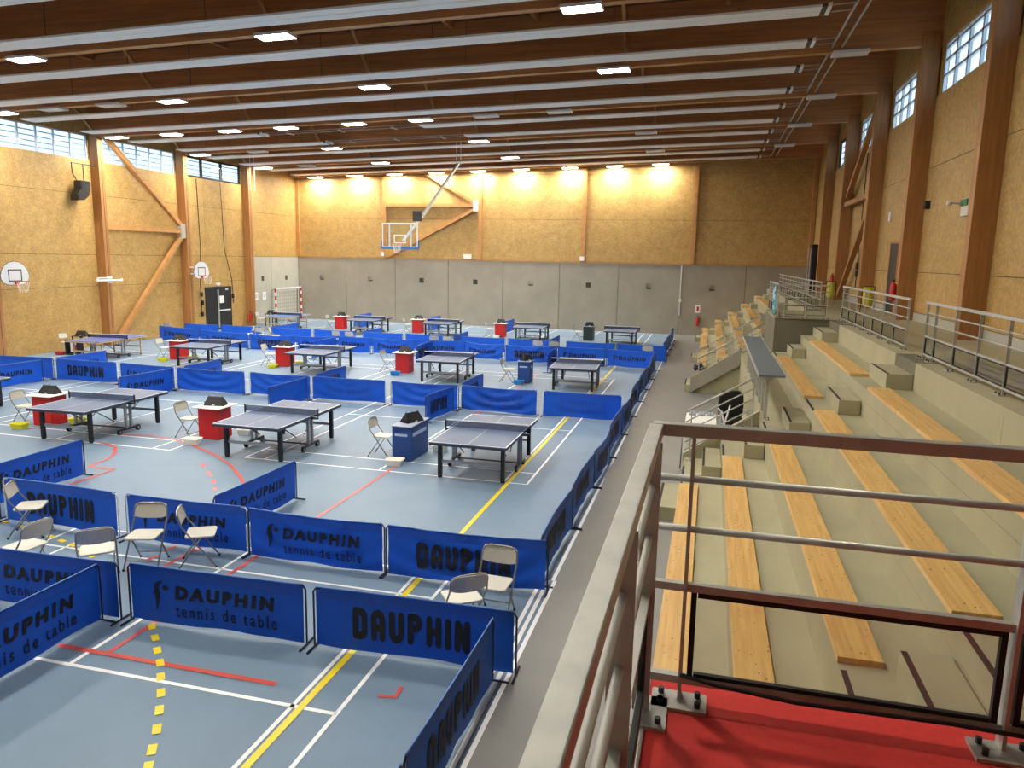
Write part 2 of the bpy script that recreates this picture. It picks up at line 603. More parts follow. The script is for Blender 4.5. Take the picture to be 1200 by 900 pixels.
for i, y0 in enumerate(BEAMS):
    y1 = COLY[i + 1]
    if y1 == YF:
        continue
    window(XL, -1, y0 + 0.22, y1 - 0.22, 8.07, 9.12, 'black' if abs(y0 - 33.6) < .1 else 'louver')
    window(XR, 1, y0 + 0.42, y1 - 0.42, 8.55, 9.78, 'black' if (abs(y0 - 33.6) < .1 or abs(y0 - 11.6) < .1) else 'grid')
window(XL, -1, YN + 0.22, BEAMS[0] - 0.22, 8.07, 9.12, 'louver')
window(XR, 1, YN + 0.42, BEAMS[0] - 0.42, 8.55, 9.78, 'grid')

# far wall
wf = structure('wall_far')
slopebox(MB(), XL - 0.3, XR + 0.3, YF + 0.12, YF + 0.4, 0, 0, ZTOP(XL) + .05, ZTOP(XR) + .05).build('shell', 'recess_dark', wf)
cj = [-26.4, -22.94, -19.5, -15.93, -12.38, -8.84, -5.3, -1.71, 1.9, 5.35]
def niche_panel(x0, x1, z0, z1, y, nx, nz, s=0.15, d=0.07):
    """concrete wall panel with a small square recess cut into it"""
    mb = MB()
    xs, zs = [x0, nx - s, nx + s, x1], [z0, nz - s, nz + s, z1]
    for i in range(3):
        for j in range(3):
            if i == 1 and j == 1:
                continue
            mb.poly([(xs[i], y, zs[j]), (xs[i + 1], y, zs[j]), (xs[i + 1], y, zs[j + 1]), (xs[i], y, zs[j + 1])])
    a, b, c, e = xs[1], xs[2], zs[1], zs[2]
    mb.poly([(a, y, c), (b, y, c), (b, y + d, c), (a, y + d, c)]).poly([(a, y, e), (a, y + d, e), (b, y + d, e), (b, y, e)])
    mb.poly([(a, y, c), (a, y + d, c), (a, y + d, e), (a, y, e)]).poly([(b, y, c), (b, y, e), (b, y + d, e), (b, y + d, c)])
    mb.poly([(a, y + d, c), (b, y + d, c), (b, y + d, e), (a, y + d, e)])
    mb.poly([(x0, y, z0), (x0, y + .1, z0), (x0, y + .1, z1), (x0, y, z1)]).poly([(x1, y, z0), (x1, y, z1), (x1, y + .1, z1), (x1, y + .1, z0)])
    mb.poly([(x0, y, z1), (x0, y + .1, z1), (x1, y + .1, z1), (x1, y, z1)])
    return mb
for i in range(len(cj) - 1):
    nx = (cj[i] + cj[i + 1]) / 2
    niche_panel(cj[i] + .012, cj[i + 1] - .012, 0.0, 4.03, YF, nx, 2.72).build('concrete_panel', 'concrete', wf)
    d = MB()
    deep = False
    if i in (2, 3, 5):
        MB().box(nx - .145, nx + .145, YF + .055, YF + .069, 2.575, 2.865).build('niche_shade_back', 'recess_dark', wf)  # dark back paints the shade of a deeper niche
    MB().box(nx - .13, nx + (.13 if not deep else -.02), YF + .03, YF + .068, 2.60 if not deep else 2.58, 2.84 if deep else 2.66).build('niche_fitting', 'recess_dark', wf)
MB().box(XL, XR, YF - 0.03, YF + .1, 4.03, 4.10).build('ledge', 'glulam_brace', wf)
fp = [-26.4, -20.15, -13.85, -7.45, -1.1, 5.35]
for i in range(5):
    for z0, z1 in ((4.10, 6.54), (6.54, 9.14)):
        MB().box(fp[i] + .01, fp[i + 1] - .01, YF, YF + .05, z0 + .008, z1 - .008).build('panel', 'osb', wf)
    slopebox(MB(), fp[i] + .01, fp[i + 1] - .01, YF, YF + .05, 9.15, 9.15, ZTOP(fp[i]), ZTOP(fp[i + 1])).build('panel', 'osb', wf)
for x in (-26.28, -20.15, -13.85, -7.45, -1.1, 5.2):
    MB().box(x - .11, x + .11, YF - 0.16, YF, 4.10, zb(x) + .3).build('post', 'glulam_brace', wf)
# near wall behind the camera
wn_ = structure('wall_near')
slopebox(MB(), XL - 0.3, XR + 0.3, YN - 0.4, YN - .04, 0, 0, ZTOP(XL) + .05, ZTOP(XR) + .05).build('shell', 'concrete', wn_)
for i in range(5):
    MB().box(fp[i] + .01, fp[i + 1] - .01, YN - .04, YN, 4.1, 9.2).build('panel', 'osb', wn_)

# ceiling deck, beams, columns
ceil = slopebox(MB(), XL - 0.3, XR + 0.3, YN - .4, YF + .4, ZTOP(XL - .3), ZTOP(XR + .3), ZTOP(XL - .3) + .25, ZTOP(XR + .3) + .25).build('ceiling', 'deck')
tag(ceil, kind='structure')
for i, y in enumerate(BEAMS + [YF - 0.75]):
    w = 0.11
    b = slopebox(MB(), XL, XR, y - w, y + w, zb(XL), zb(XR), ZTOP(XL), ZTOP(XR)).build('beam', 'glulam_beam')
    tag(b, kind='structure')
    MB().hexa([(XL, y - w - .004, zb(XL) - .02), (XR, y - w - .004, zb(XR) - .02), (XR, y + w + .004, zb(XR) - .02), (XL, y + w + .004, zb(XL) - .02)],
              [(XL, y - w - .004, zb(XL)), (XR, y - w - .004, zb(XR)), (XR, y + w + .004, zb(XR)), (XL, y + w + .004, zb(XL))]).build('bottom_lamella', 'glulam_brace', b)
    if i < 8:
        # leaning struts that steady the beam foot against the deck
        for x in (-26.0, -18.3, -10.46, -2.66):
            zf = zb(x)
            MB().bar((x, y - .13, zf + .12), (x, y - 1.95, zf + 1.58), 0.09, 0.09).build('strut', 'glulam_brace', b)
# secondary purlins between beams
for x in (-23.5, -20.8, -15.6, -13.0, -7.9, -5.3, 0.0, 2.6):
    p = slopebox(MB(), x - .06, x + .06, YN, YF, ZTOP(x) - .2, ZTOP(x) - .2, ZTOP(x), ZTOP(x)).build('purlin', 'glulam_beam', ceil)

for i, y in enumerate(BEAMS):
    c = MB().box(XL, XL + 0.45, y - .15, y + .15, 0, zb(XL) + .25).build('column', 'glulam', None, bevel=0.01)
    tag(c, kind='structure')
    MB().box(XL + .45, XL + .452, y - .012, y + .012, 0.05, zb(XL) - .1).build('groove', 'recess_dark', c)
    c = MB().box(XR - 0.45, XR, y - .15, y + .15, 0 if y < 2 else GZ, zb(XR) + .25).build('column', 'glulam', None, bevel=0.01)
    tag(c, kind='structure')
# bracing timbers (left wall, far wall, right wall)
def brace(name, pts, w, h, up, mname='glulam_brace'):
    st = tag(empty(name), kind='structure')
    for p, q in pts:
        MB().bar(p, q, w, h, up).build('timber', mname, st)
    return st
bl = brace('wind_brace', [((XL + .28, 28.6, 9.15), (XL + .28, 33.3, 5.5)), ((XL + .28, 28.25, 5.26), (XL + .28, 33.3, 5.26)), ((XL + .28, 33.3, 5.05), (XL + .28, 28.7, 0.35))], 0.2, 0.2, (1, 0, 0))
MB().box(XL + .17, XL + .40, 33.12, 33.44, 4.9, 5.62).build('gusset_plate', 'steel', bl)
bf = brace('wind_brace', [((-17.3, YF - .13, 9.25), (-14.1, YF - .13, 7.45)), ((-20.0, YF - .13, 7.36), (-14.0, YF - .13, 7.36)), ((-14.05, YF - .13, 7.2), (-19.95, YF - .13, 4.2))], 0.2, 0.2, (0, 1, 0))
MB().box(-14.25, -13.97, YF - .25, YF - .02, 7.0, 7.65).build('gusset_plate', 'white_metal', bf)
br = brace('wind_brace', [((XR - .25, 28.4, 9.6), (XR - .25, 33.2, 6.9)), ((XR - .25, 28.2, 6.6), (XR - .25, 33.4, 6.6)), ((XR - .25, 28.35, 6.3), (XR - .25, 33.3, 3.0))], 0.18, 0.18, (1, 0, 0), 'glulam')

# white radiant ceiling strips
STRIPS = []
sx = {13.5: (-26.0, 2.0), 16.25: (-26.0, 2.0)}
nn = 0
for y in (5.2, 7.9, 10.75, 13.5, 16.25, 19.0, 21.7, 24.4, 27.25, 29.9, 32.7, 35.4, 38.2, 40.9, 43.55):
    segs = [(-25.6, 2.0)]
    if y == 29.9:
        segs = [(-25.6, -19.2), (-11.6, 2.0)]
    if y == 32.7:
        segs = [(-25.3, -17.6), (-10.6, 2.0)]
    for a, b in segs:
        nn += 1
        far = len([1 for q in (5.2, 7.9, 10.75, 13.5, 16.25, 19.0, 21.7, 24.4, 27.25, 29.9, 32.7, 35.4, 38.2, 40.9, 43.55) if q > y])
        side = '' if len(segs) == 1 else (', half near the windowed wall' if a < -20 else ', half near the bleachers')
        t = thing('radiant_strip', 'white ceiling heating strip, %s from the far wall%s' % (ORD[far], side), 'heater', (0, y, 0), 0, 'white ceiling heating strips')
        zz = lambda x: zb(x) + 0.02
        for k in (-1, 1):
            y0, y1 = (0.008, 0.33) if k > 0 else (-0.33, -0.008)
            slopebox(MB(), a, b, y0, y1, zz(a), zz(b), zz(a) + .05, zz(b) + .05).build('panel', 'strip_white', t)
        slopebox(MB(), b, b + .12, -.29, .29, zz(b) + .01, zz(b) + .02, zz(b) + .07, zz(b) + .07).build('end_gap', 'steel_dark', t)
        slopebox(MB(), b + .12, b + .2, -.32, .32, zz(b), zz(b), zz(b) + .07, zz(b) + .1).build('end_header', 'strip_white', t)
        slopebox(MB(), a - .2, a, -.32, .32, zz(a), zz(a), zz(a) + .05, zz(a) + .05).build('end_header', 'strip_white', t)
        if b > 0:
            for dy in (-.25, .25):
                MB().tube([(b + .2, dy, zz(b) + .05), (b + 0.72, dy, zz(b) + .08)], 0.014, 6).build('feed_pipe', 'steel', t)
        for k in range(1, 6):
            x = a + (b - a) * k / 6
            MB().tube([(x, 0, zz(x) + .09), (x, 0, ZTOP(x))], 0.01, 5).build('hanger', 'steel_dark', t)
# heating mains along the hall
for k, x in enumerate((2.72, 2.98)):
    t = tag(MB().tube([(x, 0, zb(x) + .1), (x, 43.9, zb(x) + .1)], 0.028, 8).build('heating_pipe', 'steel'), 'thin steel heating main under the roof beams, %s' % ('next to the white strip ends' if k == 0 else 'on the side of the long gallery wall'), 'pipe', 'heating mains')
for y, xa, xb in ((29.9, -19.0, -11.8), (32.7, -17.4, -10.8)):
    t = thing('pipe_pair', 'pair of thin pipes bridging the gap in the %s white ceiling strip' % ('interrupted nearer' if y < 30 else 'interrupted farther'), 'pipe', (0, y, 0), 0, 'strip bridging pipes')
    for dy in (-.25, .25):
        MB().tube([(xa, dy, zb(xa) + .08), (xb, dy, zb(xb) + .08)], 0.016, 6).build('pipe', 'steel', t)
    for k in range(3):
        x = xa + (xb - xa) * (k + .5) / 3
        MB().box(x - .05, x + .05, -.3, .3, zb(x) + .02, zb(x) + .06).build('pipe_clip', 'steel', t)

# lamps
lamp_parts = {}
def lamp(x, y, lit, label, wide=0.9):
    t = thing('ceiling_lamp', label, 'lamp', (x, y, zb(x) - 0.03), 0, 'rectangular ceiling lamps')
    t.rotation_euler = (0, -math.atan(0.0255), 0)
    key = lit
    if key not in lamp_parts:
        h = MB()
        h.box(-.45, .45, -.24, .24, -.03, .02)
        hs = h.build('housing', 'lamp_body', t)
        rim = MB().box(-.45, .45, -.24, -.215, -.05, -.03).box(-.45, .45, .215, .24, -.05, -.03).box(-.45, -.425, -.215, .215, -.05, -.03).box(.425, .45, -.215, .215, -.05, -.03)
        rm = rim.build('rim', 'lamp_body', t)
        df = MB().box(-.42, .42, -.21, .21, -.045, -.031).build('diffuser', 'lamp_on' if lit else 'lamp_off', t)
        lamp_parts[key] = (hs, rm, df)
    else:
        for o in lamp_parts[key]:
            share(o, (0, 0, 0), (0, 0, 0), t)
    return t
LAMPS = [
    (17.1, [-25.0, -17.95, -10.5, -3.05], [], 'sixth'),
    (22.6, [-24.95, -17.84, -10.47, -3.04], [-22.75, -20.3, 3.2], 'fifth'),
    (28.1, [-25.05, -22.3, -19.5, -16.9, -13.9, -11.1], [-8.5, -5.7, 3.2], 'fourth'),
    (33.6, [-25.05, -17.8, -10.5], [-21.8, -3.05, 3.1], 'third'),
    (39.1, [-25.0, -17.8, -10.5], [-22.3, -3.05, 3.0], 'second'),
    (44.3, [-24.65, -21.93, -19.25, -16.5, -13.85, -11.2, -8.3, -5.7, -3.12], [], 'nearest'),
    (11.6, [-25.0, -17.9, -10.5, -3.05], [], 'seventh'), (6.1, [-17.9, -10.5, -3.05], [], 'eighth'), (0.6, [-17.9, -10.5], [-3.05], 'ninth'),
]
for y, on, off, od in LAMPS:
    allx = sorted(on + off)
    for x in allx:
        st = 'lit' if x in on else 'unlit'
        row = 'close to the far wall' if od == 'nearest' else 'on the %s roof beam from the far wall' % od
        lamp(x, y, x in on, '%s ceiling lamp %s, %s from the windows' % (st, row, ORD[allx.index(x)]))

# ------------------------------------------------------------------ bleachers (cast concrete, part of the building)
bl = structure('bleachers')
SEG = {1: [(2.45, 14.8), (24.95, YF)], 2: [(2.45, 14.8), (24.95, YF)], 3: [(2.45, YF)], 4: [(2.45, YF)], 5: [(2.45, YF)]}
for k in range(1, 6):
    x0, x1, z1 = TX[k - 1], TX[k], TZ[k - 1]
    for a, b in SEG[k]:
        MB().box(x0 + .012, x1 + .02, a, b, 0, z1).build('tier', 'concrete_pale', bl)
        MB().box(x0, x0 + .012, a, b, z1 - .20, z1 - .0005).build('tier_lip', 'concrete_pale', bl)
        MB().box(x0 + .004, x0 + .0125, a, b, z1 - .208, z1 - .20).build('joint', 'concrete_dark', bl)
PT = 0.05
def plank(k, a, b, w=0.31):
    x0, z = TX[k - 1], TZ[k - 1]
    o = MB().box(-.004, w, 0, b - a, 0, PT).build('plank', 'pine', bl, bevel=0.004)
    o.location = (x0, a, z + .001)
    return o
PL = {1: [(3.0, 12.8), (26.6, 32.4), (34.1, 41.0), (42.7, 44.7)], 2: [(3.0, 13.1), (26.6, 32.4), (34.1, 41.0), (42.7, 44.7)],
      3: [(5.5, 12.55), (26.6, 32.4), (34.1, 41.0), (42.7, 44.7)], 4: [(5.45, 12.8), (14.15, 20.05), (26.6, 32.4), (34.1, 41.0), (42.7, 44.7)],
      5: [(5.45, 12.4), (13.9, 19.6), (26.6, 32.4), (34.1, 41.0), (42.7, 44.7)]}
for k, s in PL.items():
    for a, b in s:
        plank(k, a, b)
# aisles: half steps with dark nosing strips
def half_step(k, y0, y1, x0=None, x1=None):
    zb_ = 0 if k == 0 else TZ[k - 1]
    x1 = TX[k] if x1 is None else x1
    x0 = x1 - .33 if x0 is None else x0
    o = MB().box(x0, x1, y0, y1, zb_, zb_ + .24).build('half_step', 'concrete_pale', bl, bevel=0.006)
    MB().box(x0 + .004, x0 + .045, y0 + .02, y1 - .02, zb_ + .24, zb_ + .244).build('nosing_strip', 'nosing', o)
AIS = [(4.1, 5.35, 3), (12.7, 14.05, 0), (20.1, 21.42, 4), (25.05, 26.4, 0), (32.6, 33.9, 0), (41.15, 42.5, 0)]
for a, b, k0 in AIS:
    for k in range(k0, 6):
        d = {0: (-.55, -.5), 1: (.65, .7), 2: (.5, .7), 3: (.35, .38), 4: (.06, .06), 5: (-.1, -.18)}[k] if a == 12.7 else (0, 0)
        if k == 5:
            half_step(k, a + d[0] - (.35 if a == 20.1 else 0), b + d[1], 2.72, TX[5])
        else:
            half_step(k, a + d[0], b + d[1])
        if k > 0 and not (k == 5):
            x0 = TX[k - 1]
            MB().box(x0 + .004, x0 + .045, a + .25, b + .05, TZ[k - 1], TZ[k - 1] + .004).build('nosing_strip', 'nosing', bl)
# gallery
gal = structure('gallery')
MB().box(3.42, XR, YN, YF, 2.3, GZ).build('gallery_slab', 'concrete_pale', gal)
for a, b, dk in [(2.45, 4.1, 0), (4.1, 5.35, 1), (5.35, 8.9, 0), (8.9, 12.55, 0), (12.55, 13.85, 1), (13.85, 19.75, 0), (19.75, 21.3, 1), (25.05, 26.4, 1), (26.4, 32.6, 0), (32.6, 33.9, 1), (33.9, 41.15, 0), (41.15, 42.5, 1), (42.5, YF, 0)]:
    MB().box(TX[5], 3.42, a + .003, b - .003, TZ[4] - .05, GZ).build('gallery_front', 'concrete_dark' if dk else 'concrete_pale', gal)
# far platform over the tiers
pf = structure('platform_far')
MB().box(1.735, 3.42, 21.45, 25.0, 1.8, GZ).build('block', 'concrete_dark', pf)
MB().box(1.70, 3.43, 21.41, 25.02, GZ - .001, GZ + .012).build('cap', 'concrete_pale', pf)
# viewing platform under the camera
pn = structure('platform_near')
MB().box(-.2, 3.41, YN, 2.57, 2.5, GZ - .03).build('slab', 'concrete_dark', pn)
MB().box(-.12, 3.36, YN, 2.53, GZ - .03, GZ).build('carpet', 'carpet_red', pn)
MB().box(-.16, 3.36, 2.53, 2.585, GZ - .06, GZ + .004).build('edge_trim', 'alu', pn)
MB().box(-.19, -.12, YN, 2.585, GZ - .06, GZ + .004).build('edge_trim', 'alu', pn)
MB().box(-.12, .0, YN, 2.3, 0, 2.5).build('support_wall', 'concrete', pn)
# recess: stringer walls beside the stairs
def stringer(name, y0, y1):
    pts = [(-.62, 0.0), (1.06, 0.0), (1.06, 1.62), (0.95, 1.62), (-.45, .50), (-.62, .40)]
    return MB().prism(pts, 'y', y0, y1).build(name, 'concrete', bl)
MB().prism([(-.33, .02), (1.06, .98), (1.06, 1.46), (-.33, .50)], 'y', 14.80, 14.93).build('stair_stringer', 'concrete_pale', bl)
MB().box(-.309, 1.06, 14.70, 14.80, 0, .40).build('recess_side', 'concrete', bl)
MB().prism([(-.45, .02), (1.06, 1.0), (1.06, 1.5), (-.45, .52)], 'y', 24.80, 24.95).build('stair_stringer', 'concrete', bl)

# ------------------------------------------------------------------ railings
def guard_rail(label, p0, p1, z, posts, side=1, ends=(0, 0), group='galvanised guard rails', top=0.91, plates=True, name='guard_rail', glass=True):
    """galvanised rail from p0 to p1 (x, y), posts at distances along it, side = which side the post stands"""
    p0, p1 = Vector(p0), Vector(p1)
    d = p1 - p0
    L = d.length
    a = math.atan2(d.y, d.x)
    t = thing(name, label, 'railing', (p0.x, p0.y, z), a, group)
    MB().box(-.022, L + .022, -.022, .022, top - .04, top).build('top_rail', 'steel', t, bevel=0.003)
    for i, zz in enumerate((top - .18, top - .35)):
        MB().tube([(.0, 0, zz), (L, 0, zz)], .0115, 10).build('mid_rail', 'steel', t, smooth=True)
    zg = top - .55
    s = side
    hd = .027 if top > .93 else .02
    for x in posts:
        MB().box(x - .006, x + .006, -hd, hd, .012, top - .04).build('post', 'steel', t)
        if plates:
            b = MB().box(x - .09, x + .09, s * .03 - .055, s * .03 + .055, 0, .012).build('base_plate', 'steel', t)
            for dx in (-.06, .06):
                for dy in (-.03, .03):
                    MB().cyl((x + dx, s * .03 + dy, .022), (0, 0, 1), .010, .02, 8).build('bolt', 'black_metal', b)
    if glass:
        MB().box(0, L, -.013, .013, zg - .013, zg + .013).build('frame_bar', 'steel', t)
        MB().box(0, L, -.013, .013, .062, .088).build('frame_bar', 'steel', t)
        gk = .009 if top > .93 else .005
        xs = [x for x in posts]
        for i in range(len(xs) - 1):
            x0, x1 = xs[i] + .03, xs[i + 1] - .03
            MB().box(x0 + .01, x1 - .01, -.004, .004, .10, zg - .03).build('glass_panel', 'rail_glass', t)
            MB().box(x0 - gk, x0 + gk, -.010, .010, .09, zg - .013).build('gasket', 'black_rubber', t)
            MB().box(x1 - gk, x1 + gk, -.010, .010, .09, zg - .013).build('gasket', 'black_rubber', t)
            MB().box(x0 + .012, x1 - .012, -.009, .009, .089, .102).build('gasket', 'black_rubber', t)
            MB().box(x0 + .012, x1 - .012, -.009, .009, zg - .032, zg - .013).build('gasket', 'black_rubber', t)
    return t
# platform rail in front of the camera, and the one along its court side
guard_rail('galvanised rail along the front edge of the red carpeted platform', (-.13, 2.42), (2.85, 2.42), GZ, [.11, 1.08, 2.05, 2.9], side=-1, top=.955)
guard_rail('galvanised rail along the court side of the red carpeted platform', (-.14, -3.2), (-.14, 2.37), GZ, [.3, 1.15, 2.0, 2.85, 3.85, 4.70, 5.50], side=-1, top=.955)
cb = MB().tube([(-.02, 2.395, GZ + .10), (.1, 2.39, GZ + .085), (.35, 2.385, GZ + .07), (.8, 2.39, GZ + .078), (1.3, 2.39, GZ + .065), (1.9, 2.39, GZ + .075)], .007, 8).build('cable', 'black_rubber', smooth=True)
tag(cb, 'black cable running along the foot of the platform front rail', 'cable')
guard_rail('gallery guard rail standing closest to the red platform', (3.37, 2.6), (3.37, 13.3), GZ, [0.25 + .99 * i for i in range(11)] + [10.64], side=1, group='gallery guard rails')
guard_rail('gallery guard rail between the aisle gap and the dark concrete platform', (3.37, 14.4), (3.37, 21.3), GZ, [0.06 + .97 * i for i in range(8)], side=1, group='gallery guard rails')
guard_rail('gallery guard rail beyond the dark concrete platform, nearest the far wall', (3.37, 25.4), (3.37, 40.5), GZ, [0.06 + 1.07 * i for i in range(15)], side=1, group='gallery guard rails')
guard_rail('rail on the court side of the dark concrete platform, hung with a teal banner', (1.80, 21.6), (1.80, 24.8), GZ, [.06, 1.1, 2.15, 3.14], side=-1, group='platform guard rails')
guard_rail('short rail across the near edge of the dark concrete platform', (1.90, 21.56), (3.1, 21.56), GZ, [.06, .6, 1.14], side=1, group='platform guard rails')
# counter rail above the recess
t = guard_rail('rail on the recess edge carrying a long grey counter', (1.12, 14.3), (1.12, 21.4), TZ[2], [.06 + .87 * i for i in range(9)], side=-1, group='recess rails', top=.955, glass=False)
for (nm, mb_, mn) in (('counter_board', MB().box(-1.1, 5.8, -.19, .23, .957, .992), 'counter_grey'), ('counter_edge', MB().box(-1.1, 5.8, .231, .245, .947, .997), 'alu')):
    mb_.build(nm, mn, t)
for y in (-.6, .93, 2.67, 4.41):
    MB().prism([(-.18, .955), (.2, .955), (.04, .82), (.0, .82)], 'x', y - .012, y + .012).build('counter_bracket', 'steel', t)

# stair handrails
def stair_rail(label, y, x0, z0, x1, z1, offs, posts, group='stair handrails'):
    t = thing('stair_handrail', label, 'handrail', (0, y, 0), 0, group)
    for i, o in enumerate(offs):
        MB().tube([(x0, 0, z0 - o), (x1, 0, z1 - o)], .021 if i == 0 else .014, 8).build('top_rail' if i == 0 else 'bar', 'steel', t, smooth=True)
    for x in posts:
        zt = z0 + (z1 - z0) * (x - x0) / (x1 - x0)
        fl = max([0] + [TZ[k] for k in range(5) if x > TX[k] + .01])
        MB().box(x - .012, x + .012, -.02, .02, fl + .01, zt).build('post', 'steel', t)
        MB().box(x - .07, x + .05, -.05, .05, fl, fl + .012).build('base_plate', 'steel', t)
    return t
stair_rail('sloping steel handrail beside the stairs on the near side of the recess', 14.62, -.30, 1.38, .92, 2.12, (0, .2, .4, .6, .76), (-.20, .91))
stair_rail('sloping steel handrail above the stringer on the far side of the recess', 25.1, -.28, 1.1, 1.75, 2.36, (0, .2, .4, .6), (-.22, .8, 1.68))
stair_rail('sloping steel handrail across the stairs from the recess, nearer the far wall', 26.45, -.3, 1.25, 1.78, 2.52, (0, .35), (-.22, .78, 1.7))

# ------------------------------------------------------------------ lettering
def text_mesh(body, size, offset, spacing=1.0, shear=0.0, sx=1.0):
    cu = bpy.data.curves.new('lettering', 'FONT')
    cu.body = body
    cu.size = size
    cu.offset = offset
    cu.space_character = spacing
    cu.shear = shear
    cu.resolution_u = 3
    cu.fill_mode = 'FRONT'
    ob = bpy.data.objects.new('lettering', cu)
    C.objects.link(ob)
    dg = bpy.context.evaluated_depsgraph_get()
    dg.update()
    me = ob.evaluated_get(dg).to_mesh()
    v = [(p.co.x * sx, p.co.y) for p in me.vertices]
    f = [tuple(p.vertices) for p in me.polygons]
    ob.evaluated_get(dg).to_mesh_clear()
    bpy.data.objects.remove(ob)
    bpy.data.curves.remove(cu)
    x0 = min(p[0] for p in v)
    x1 = max(p[0] for p in v)
    y0 = min(p[1] for p in v)
    y1 = max(p[1] for p in v)
    return v, f, (x0, y0, x1, y1)

def fit(tm, x0, y0, x1, y1):
    v, f, b = tm
    kx, ky = (x1 - x0) / (b[2] - b[0]), (y1 - y0) / (b[3] - b[1])
    return [((p[0] - b[0]) * kx + x0, (p[1] - b[1]) * ky + y0) for p in v], f

def stroke_word(word, th=.125):
    """heavy block letters with rounded corners, drawn as finely divided strokes"""
    def arc(cx, cy, r, a0, a1, n=6):
        return [(cx + r * math.cos(R(a0 + (a1 - a0) * i / n)), cy + r * math.sin(R(a0 + (a1 - a0) * i / n))) for i in range(n + 1)]
    w = .62
    h = th
    G = {
        'D': [[(h, h), (h, 1 - h)], [(h, 1 - h)] + arc(w - .3, 1 - h - .18, .18, 90, 0) + arc(w - .3, h + .18, .18, 0, -90) + [(h, h)]],
        'A': [[(h, h), (h, 1 - h - .2)] + arc(h + .2, 1 - h - .2, .2, 180, 90) + arc(w - h - .2, 1 - h - .2, .2, 90, 0) + [(w - h, h)], [(h, .42), (w - h, .42)]],
        'U': [[(h, 1 - h), (h, h + .2)] + arc(h + .2, h + .2, .2, 180, 270) + arc(w - h - .2, h + .2, .2, 270, 360) + [(w - h, 1 - h)]],
        'P': [[(h, h), (h, 1 - h)], [(h, 1 - h)] + arc(w - .3, 1 - h - .17, .17, 90, -90) + [(h, 1 - h - .34)]],
        'H': [[(h, h), (h, 1 - h)], [(w - h, h), (w - h, 1 - h)], [(h, .5), (w - h, .5)]],
        'I': [[(h, h), (h, 1 - h)]],
        'N': [[(h, h), (h, 1 - h)], [(h + .02, 1 - h), (w - h - .02, h)], [(w - h, h), (w - h, 1 - h)]]}
    v, f = [], []
    x0 = 0
    for ch in word:
        for st in G[ch]:
            pts = []
            for a, b in zip(st[:-1], st[1:]):
                k = max(1, int(math.hypot(b[0] - a[0], b[1] - a[1]) / .12))
                pts += [(a[0] + (b[0] - a[0]) * i / k, a[1] + (b[1] - a[1]) * i / k) for i in range(k)]
            pts.append(st[-1])
            pts = [q for i, q in enumerate(pts) if i == 0 or math.hypot(q[0] - pts[i - 1][0], q[1] - pts[i - 1][1]) > 1e-4]
            n0 = len(v)
            for i, q in enumerate(pts):
                a, b = pts[max(0, i - 1)], pts[min(len(pts) - 1, i + 1)]
                d = Vector((b[0] - a[0], b[1] - a[1])).normalized()
                v += [(x0 + q[0] - d.y * th * .98, q[1] + d.x * th * .98), (x0 + q[0] + d.y * th * .98, q[1] - d.x * th * .98)]
            for i in range(len(pts) - 1):
                f.append((n0 + 2 * i + 1, n0 + 2 * i + 3, n0 + 2 * i + 2, n0 + 2 * i))
            for q in (pts[0], pts[-1]):
                n1 = len(v)
                v += [(x0 + q[0] + th * math.cos(R(22.5 + 45 * i)), q[1] + th * math.sin(R(22.5 + 45 * i))) for i in range(8)]
                f.append(tuple(range(n1, n1 + 8)))
        x0 += (w if ch != 'I' else 2 * th) + .14
    xs, ys = [q[0] for q in v], [q[1] for q in v]
    return v, f, (min(xs), min(ys), max(xs), max(ys))
T_BIG = stroke_word('DAUPHIN')
T_WORD = text_mesh('DAUPHIN', 1, .058, 1.38, .12)
T_SUB = text_mesh('tennis de table', 1, .006, 1.3, 0)
def emblem():
    """leaping dolphin-like stroke with a ball at its nose"""
    spine = [(.02, 0.0), (.032, .07), (.04, .14), (.034, .20), (.03, .26), (.045, .31), (.075, .335), (.10, .33)]
    wid = [.003, .012, .022, .028, .027, .024, .016, .004]
    v, f = [], []
    for i, p in enumerate(spine):
        a, b = Vector(spine[max(0, i - 1)]), Vector(spine[min(len(spine) - 1, i + 1)])
        d = (b - a).normalized()
        n = Vector((-d.y, d.x)) * wid[i]
        v += [(p[0] + n.x, p[1] + n.y), (p[0] - n.x, p[1] - n.y)]
    for i in range(len(spine) - 1):
        f.append((2 * i, 2 * i + 1, 2 * i + 3, 2 * i + 2))
    k = len(v)
    v += [(.0, .19), (-.028, .165), (.012, .235)]
    f.append((k, k + 1, k + 2))
    k = len(v)
    v += [(.13 + .033 * math.cos(j * math.pi / 6), .275 + .03 * math.sin(j * math.pi / 6)) for j in range(12)]
    f.append(tuple(range(k, k + 12)))
    k = len(v)
    v += [(.09, .36), (.105, .345), (.085, .345)]
    f.append((k, k + 1, k + 2))
    return v, f
EMB = emblem()

